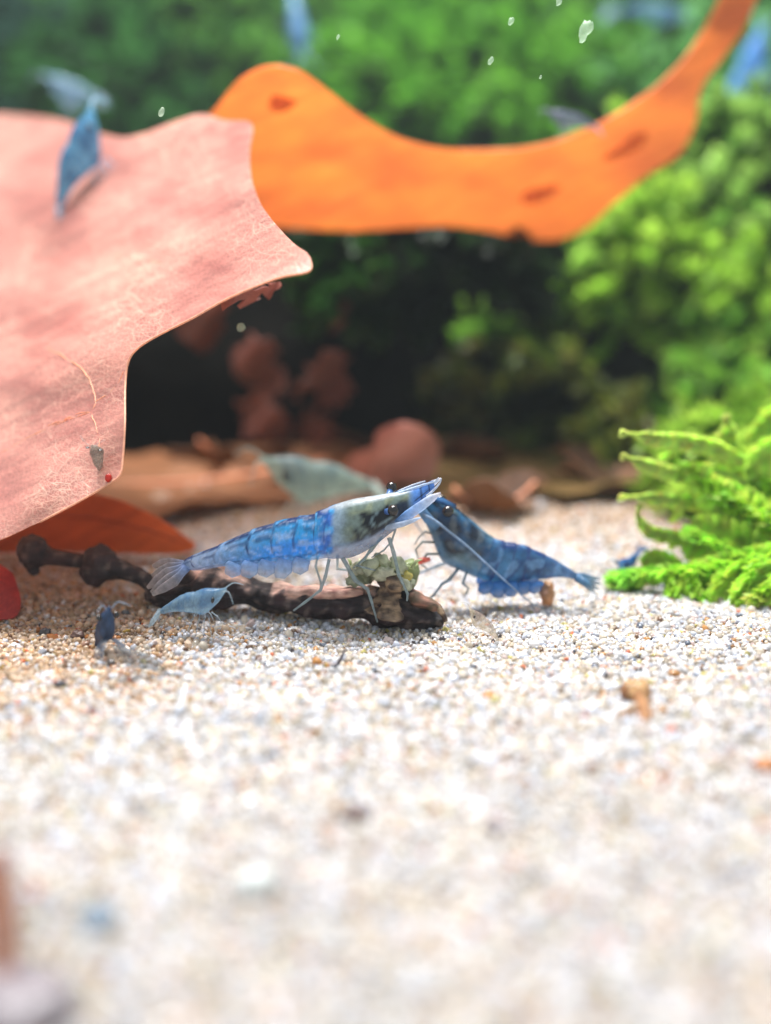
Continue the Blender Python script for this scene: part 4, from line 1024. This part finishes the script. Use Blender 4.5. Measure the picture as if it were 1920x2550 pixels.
# right-hand bank, lit from above
clump_px(1420, 730, 15.1, 0.75, 180, 'mid green moss clump at the right rim of the dark hollow, under the orange leaf', lin(124, 176, 62), lin(176, 218, 96), flen=1.19, width=.24, lw=.32, fine=True, bias=(-.7, -.45, .25))
clump_px(1620, 640, 15.3, 0.90, 240, 'bright moss clump under the bend of the orange leaf', lin(140, 190, 54), lin(178, 212, 86), flen=1.36, width=.24, lw=.32, fine=True, bias=(-.7, -.45, .25))
clump_px(1850, 520, 15.7, 0.90, 240, 'pale tipped moss clump below the vivid blue shrimp', G1, lin(190, 225, 120), flen=1.36, width=.24, lw=.32, fine=True, bias=(-.7, -.45, .25))
clump_px(1880, 800, 14.9, 0.90, 240, 'yellow green moss clump at the right edge above the fern', lin(140, 190, 54), lin(178, 212, 86), flen=1.36, width=.24, lw=.32, fine=True, bias=(-.7, -.45, .25))
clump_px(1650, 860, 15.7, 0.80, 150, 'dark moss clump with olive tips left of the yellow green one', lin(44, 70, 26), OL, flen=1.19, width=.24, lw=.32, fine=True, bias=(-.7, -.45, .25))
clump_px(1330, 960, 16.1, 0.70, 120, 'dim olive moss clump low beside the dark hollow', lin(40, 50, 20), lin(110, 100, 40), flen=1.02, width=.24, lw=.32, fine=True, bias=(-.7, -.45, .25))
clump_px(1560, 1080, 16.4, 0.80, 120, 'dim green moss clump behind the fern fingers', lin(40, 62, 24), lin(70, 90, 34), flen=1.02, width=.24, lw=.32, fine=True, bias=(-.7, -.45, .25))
for (x, y, Y, n, lab, b, t) in ((1460, 1010, 14.0, 40, 'olive green moss clump low in the shade, left of the finger fronds', lin(70, 90, 30), lin(140, 150, 60)),
                                (1740, 1000, 14.6, 50, 'dark green moss clump just above the finger fronds', lin(66, 100, 34), lin(150, 180, 70)), (1880, 1000, 13.6, 60, 'green moss clump at the right edge touching the fern', lin(96, 150, 44), lin(160, 206, 84)),
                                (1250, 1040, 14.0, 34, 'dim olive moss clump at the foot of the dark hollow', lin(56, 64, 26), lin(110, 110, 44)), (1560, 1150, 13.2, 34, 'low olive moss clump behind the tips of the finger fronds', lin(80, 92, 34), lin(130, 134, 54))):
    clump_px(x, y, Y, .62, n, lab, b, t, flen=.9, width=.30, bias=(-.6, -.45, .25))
clump_px(1830, 1180, 10.8, .55, 80, 'bright moss clump just behind the fern, low at the right edge', lin(130, 180, 54), lin(190, 222, 92), flen=.6, width=.2, lw=.32, fine=True, bias=(-.5, -.4, .3))
clump_px(760, 1040, 13.6, 0.30, 12, 'small yellowish moss sprig among the leaf scraps in the hollow', lin(100, 110, 40), lin(160, 170, 70), flen=.35, width=.1)
clump_px(2250, 700, 15.0, 1.0, 60, 'green moss clump beyond the right edge, high', lin(124, 176, 62), lin(176, 218, 96), flen=1.3, width=.36, bias=(-.7, -.45, .25))
clump_px(2250, 1000, 14.5, .9, 50, 'green moss clump beyond the right edge, low', lin(110, 160, 50), lin(166, 206, 84), flen=1.2, width=.36, bias=(-.7, -.45, .25))
# the moss wall behind everything
wall = [(40, 60, 22, 'dull blue green moss clump in the top left corner', lin(44, 92, 74), lin(70, 120, 96)),
        (330, 60, 21, 'light green moss clump at the top, left of centre', G3, lin(110, 165, 84)), (600, 110, 20, 'mid green moss clump behind the peak of the orange leaf', G3, G4),
        (330, 260, 19, 'deep green moss clump just above the far edge of the pink leaf', lin(50, 100, 50), lin(74, 134, 60)), (900, 60, 20.5, 'fresh green moss clump at the top centre', G3, G4),
        (1040, 260, 18, 'vivid green moss clump in the hollow of the orange leaf curve', lin(78, 140, 40), lin(120, 180, 60)), (1330, 110, 20, 'soft green moss clump under the white flecks', lin(74, 126, 50), lin(110, 165, 76)),
        (1330, 300, 17.5, 'vivid green moss clump against the upper rim of the orange leaf', lin(78, 140, 36), lin(120, 176, 60)), (1580, 180, 19, 'green moss clump left of the orange stalk', lin(70, 124, 54), lin(104, 160, 80)),
        (1880, 60, 18, 'blue green moss clump right of the orange stalk', lin(66, 120, 64), lin(120, 176, 110)), (1760, 360, 16.5, 'pale green moss clump behind the lower bend of the stalk', lin(74, 130, 60), lin(130, 185, 110)),
        (900, 625, 13.0, 'shaded green moss clump hanging below the orange leaf', lin(30, 58, 20), lin(44, 80, 30)), (1180, 660, 13.0, 'green moss clump in shade tones under the middle of the orange leaf', lin(22, 40, 18), lin(34, 56, 24)),  # shade of the hollow is put into the colours of these two clumps
        (60, 240, 20, 'grey green moss clump behind the pale shrimp', lin(50, 90, 74), lin(70, 110, 90))]
for (x, y, lab) in ((-420, 120, 'moss clump beyond the left edge, upper'), (-400, 480, 'moss clump beyond the left edge, lower'), (2300, 120, 'moss clump beyond the right edge, upper'), (2300, 480, 'moss clump beyond the right edge, lower')):
    wall.append((x, y, 18, lab, G3, G4))
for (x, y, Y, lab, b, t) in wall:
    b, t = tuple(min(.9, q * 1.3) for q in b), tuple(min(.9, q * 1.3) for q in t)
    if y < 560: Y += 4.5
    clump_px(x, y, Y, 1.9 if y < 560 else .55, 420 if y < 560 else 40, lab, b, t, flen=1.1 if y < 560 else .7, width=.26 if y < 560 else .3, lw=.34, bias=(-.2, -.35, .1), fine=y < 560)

# ---------------------------------------------------------------- small things
def pebble(px, py, r, col, label, seed, transl=0.0, z=.4, stretch=(1.2, 1, .8)):
    c = on_sand(px, py + r * .4); rr = r / FPX * axis_dist(c)
    mb = MB(); mb.ball((0, 0, rr * z), (rr * stretch[0], rr * stretch[1], rr * stretch[2]), (1, 1, 1, 1), 18, 12, .45, 1.6, seed=seed)
    o = mb.build('pebble', mat_plain('pebble', col, rough=.35, noise_amt=.4, scale=30, transl=transl)); o.location = (c.x, c.y, sand_z(c.x, c.y) + rr * .2)
    tag(o, label, 'pebble', 'larger grains scattered on the sand'); return o
pebble(890, 2038, 30, lin(84, 64, 62), 'dark brown pebble in the blurred foreground, right of the pale grey one', 1.0)
pebble(245, 2285, 42, lin(110, 124, 138), 'slate blue pebble in the blurred foreground near the lower left', 2.0)
pebble(640, 2210, 42, lin(176, 180, 178), 'pale grey pebble in the blurred foreground, between the slate and the brown ones', 3.0)
pebble(675, 1886, 14, lin(66, 70, 84), 'small blue black grain on the white sand below the dark splinter', 4.0)
pebble(1470, 1924, 14, lin(110, 66, 50), 'small reddish brown grain below the amber moult', 5.0)
pebble(1905, 1925, 24, lin(196, 130, 76), 'orange brown grain at the right edge of the sand', 6.0, .3)
pebble(1225, 2065, 22, lin(104, 88, 88), 'dull brown grain in the blurred foreground, right of centre', 7.0)
pebble(195, 1588, 14, lin(84, 58, 50), 'brown grain left of the dark blue young shrimp', 8.0)
pebble(112, 1572, 12, lin(64, 60, 62), 'black grain under the knobbly twig end', 9.0)
pebble(150, 1712, 14, lin(48, 46, 52), 'black grain on the shaded tan sand, lower left of the dark blue young shrimp', 10.0)
pebble(60, 2470, 120, lin(112, 104, 108), 'big greyish stone in the bottom left corner, far out of focus', 11.0, z=.1, stretch=(1.2, 1, .5))

# brown stalk end at the left edge, close to the lens
mb = MB(); b0 = on_sand(-4, 2390)
P = [Vector((-.10, .28, .26)), Vector((0.0, .08, .12)), Vector((.04, -.05, .05)), Vector((.06, -.14, .02))]
mb.tube([Vector(q) for q in spline([tuple(p) for p in P], 5)], [.07 - .002 * i for i in range(16)], (*lin(120, 78, 58), 1), 10)
o = mb.build('stalk_piece', M_BARK); o.location = b0; tag(o, 'blurred brown stalk piece at the left edge close to the viewer', 'twig')

# dark splinter on the white sand
b0 = on_sand(820, 1672); root = empty('splinter', b0); tag(root, 'dark blue black splinter of plant standing in the white sand', 'splinter')
k = axis_dist(b0) / FPX
V3 = lambda x, y, d=0: Vector(((x - 820) * k, d, (1672 - y) * k))
mb = MB(); mb.tube([V3(838, 1662), V3(848, 1640, .01), V3(858, 1622, .02), V3(868, 1610, .02)], [.012, .012, .008, .002], (*lin(74, 66, 74), 1), 7); mb.build('spike', M_BARK, root)
mb = MB(); mb.tube([V3(804, 1680), V3(818, 1672, -.01), V3(832, 1660, -.01), V3(842, 1652, 0)], [.012, .026, .022, .006], (*lin(34, 42, 60), 1), 8); mb.build('base', M_BARK, root)
# amber moult standing on the sand at the right
m_amb = mat_vcol('amber_skin', rough=.2, transl=.55, coat=.4, nscale=20, namt=.4)
b0 = on_sand(1590, 1760); root = empty('moult', b0); tag(root, 'amber brown moulted skin lying on the right part of the sand', 'moult')
k = axis_dist(b0) / FPX
def on(x, y, h): return on_sand(x, y) - b0 + Vector((0, 0, h))
mb = MB(); mb.ball(on(1582, 1738, .05), (34 * k, .09, .062), (*lin(206, 170, 124), 1), 20, 14, .35, 1.8, seed=4); mb.build('head', m_amb, root)
mb = MB(); mb.ball(on(1556, 1742, .04), (13 * k, .05, .05), (*lin(160, 116, 80), 1), 14, 10, .3, 1.8, seed=5); mb.build('claw', m_amb, root)
mb = MB(); q = spline([(1592, 1752, 18, .05), (1600, 1775, 16, .045), (1606, 1800, 12, .035), (1604, 1822, 7, .02)], 6)
mb.tube([on(a[0], a[1], a[3]) for a in q], [a[2] * k * (1 + .14 * (i % 2)) for i, a in enumerate(q)], (*lin(190, 146, 108), 1), 12, .8); mb.build('tail', m_amb, root)
mb = MB()
for dx in (-26, -12, 4): mb.tube([on(1600 + dx * .3, 1770 - dx * .4, .03), on(1572 + dx, 1786 - dx * .3, .05), on(1566 + dx, 1806 - dx * .3, .0)], [.012, .010, .004], (*lin(180, 140, 100), 1), 6)
mb.build('leg', m_amb, root)
# second amber scrap by the tail of the right shrimp
b0 = on_sand(1362, 1500); mb = MB(); k = axis_dist(b0) / FPX
mb.ball((0, 0, 22 * k), (17 * k, .05, 28 * k), (*lin(206, 164, 124), 1), 14, 10, .45, 1.8, seed=8); mb.ball((-10 * k, -.03, 34 * k), (12 * k, .04, 14 * k), (*lin(186, 150, 128), 1), 10, 8, .4, 1.8, seed=2)
o = mb.build('seed_husk', m_amb); o.location = b0; tag(o, 'brown husk on the sand below the tail of the right shrimp', 'husk')
# red mite on the leaf corner
p0 = at(270, 1190, pink_depth(270, 1190) - .03); mb = MB(); mb.ball((0, 0, 0), (.024, .02, .028), (*lin(190, 52, 36), 1), 12, 8, .25, 2)
o = mb.build('mite', m_amb); o.location = p0; tag(o, 'tiny red speck on the lowest corner of the large pink leaf', 'mite')
# flecks drifting in the water
m_fl = mat_plain('water_fleck', lin(200, 224, 200), rough=.3, noise_amt=.2, transl=.5)
_nt = m_fl.node_tree; _out = [q for q in _nt.nodes if q.type == 'OUTPUT_MATERIAL'][0]; _src = _out.inputs[0].links[0].from_socket
_mx = N(_nt, 'ShaderNodeMixShader', i_0=.25); _tr = N(_nt, 'ShaderNodeBsdfTransparent')
L(_nt, _tr.outputs[0], _mx.inputs[1]); L(_nt, _src, _mx.inputs[2]); L(_nt, _mx.outputs[0], _out.inputs[0])
for (x, y, r, lab) in ((1458, 76, 20, 'largest white fleck drifting before the moss at the top'), (1392, 4, 9, 'white fleck at the very top edge of the water'), (1272, 54, 8, 'thin white fleck left of the largest one'),
                       (1222, 152, 8, 'white fleck drifting below the thin one'), (402, 279, 9, 'white fleck drifting above the pink leaf'), (600, 815, 11, 'round white fleck glowing in the dark hollow'),
                       (1346, 192, 4, 'tiny white dot drifting above the orange leaf curve'), (842, 92, 5, 'small faint fleck near the top centre')):
    p0 = at(x, y, 7.9); k = axis_dist(p0) / FPX; mb = MB()
    ax = Matrix.Rotation(R(25), 3, 'Y')
    mb.ball((0, 0, 0), (r * k * (.75 if r != 11 else 1), r * k * .6, r * k * (1.2 if r != 11 else 1)), (1, 1, 1, 1), 12, 8, .5 if r != 11 else .1, 1.8, axes=ax, seed=x)
    o = mb.build('water_fleck', m_fl); o.location = p0; tag(o, lab, 'fleck', 'white flecks drifting in the water')
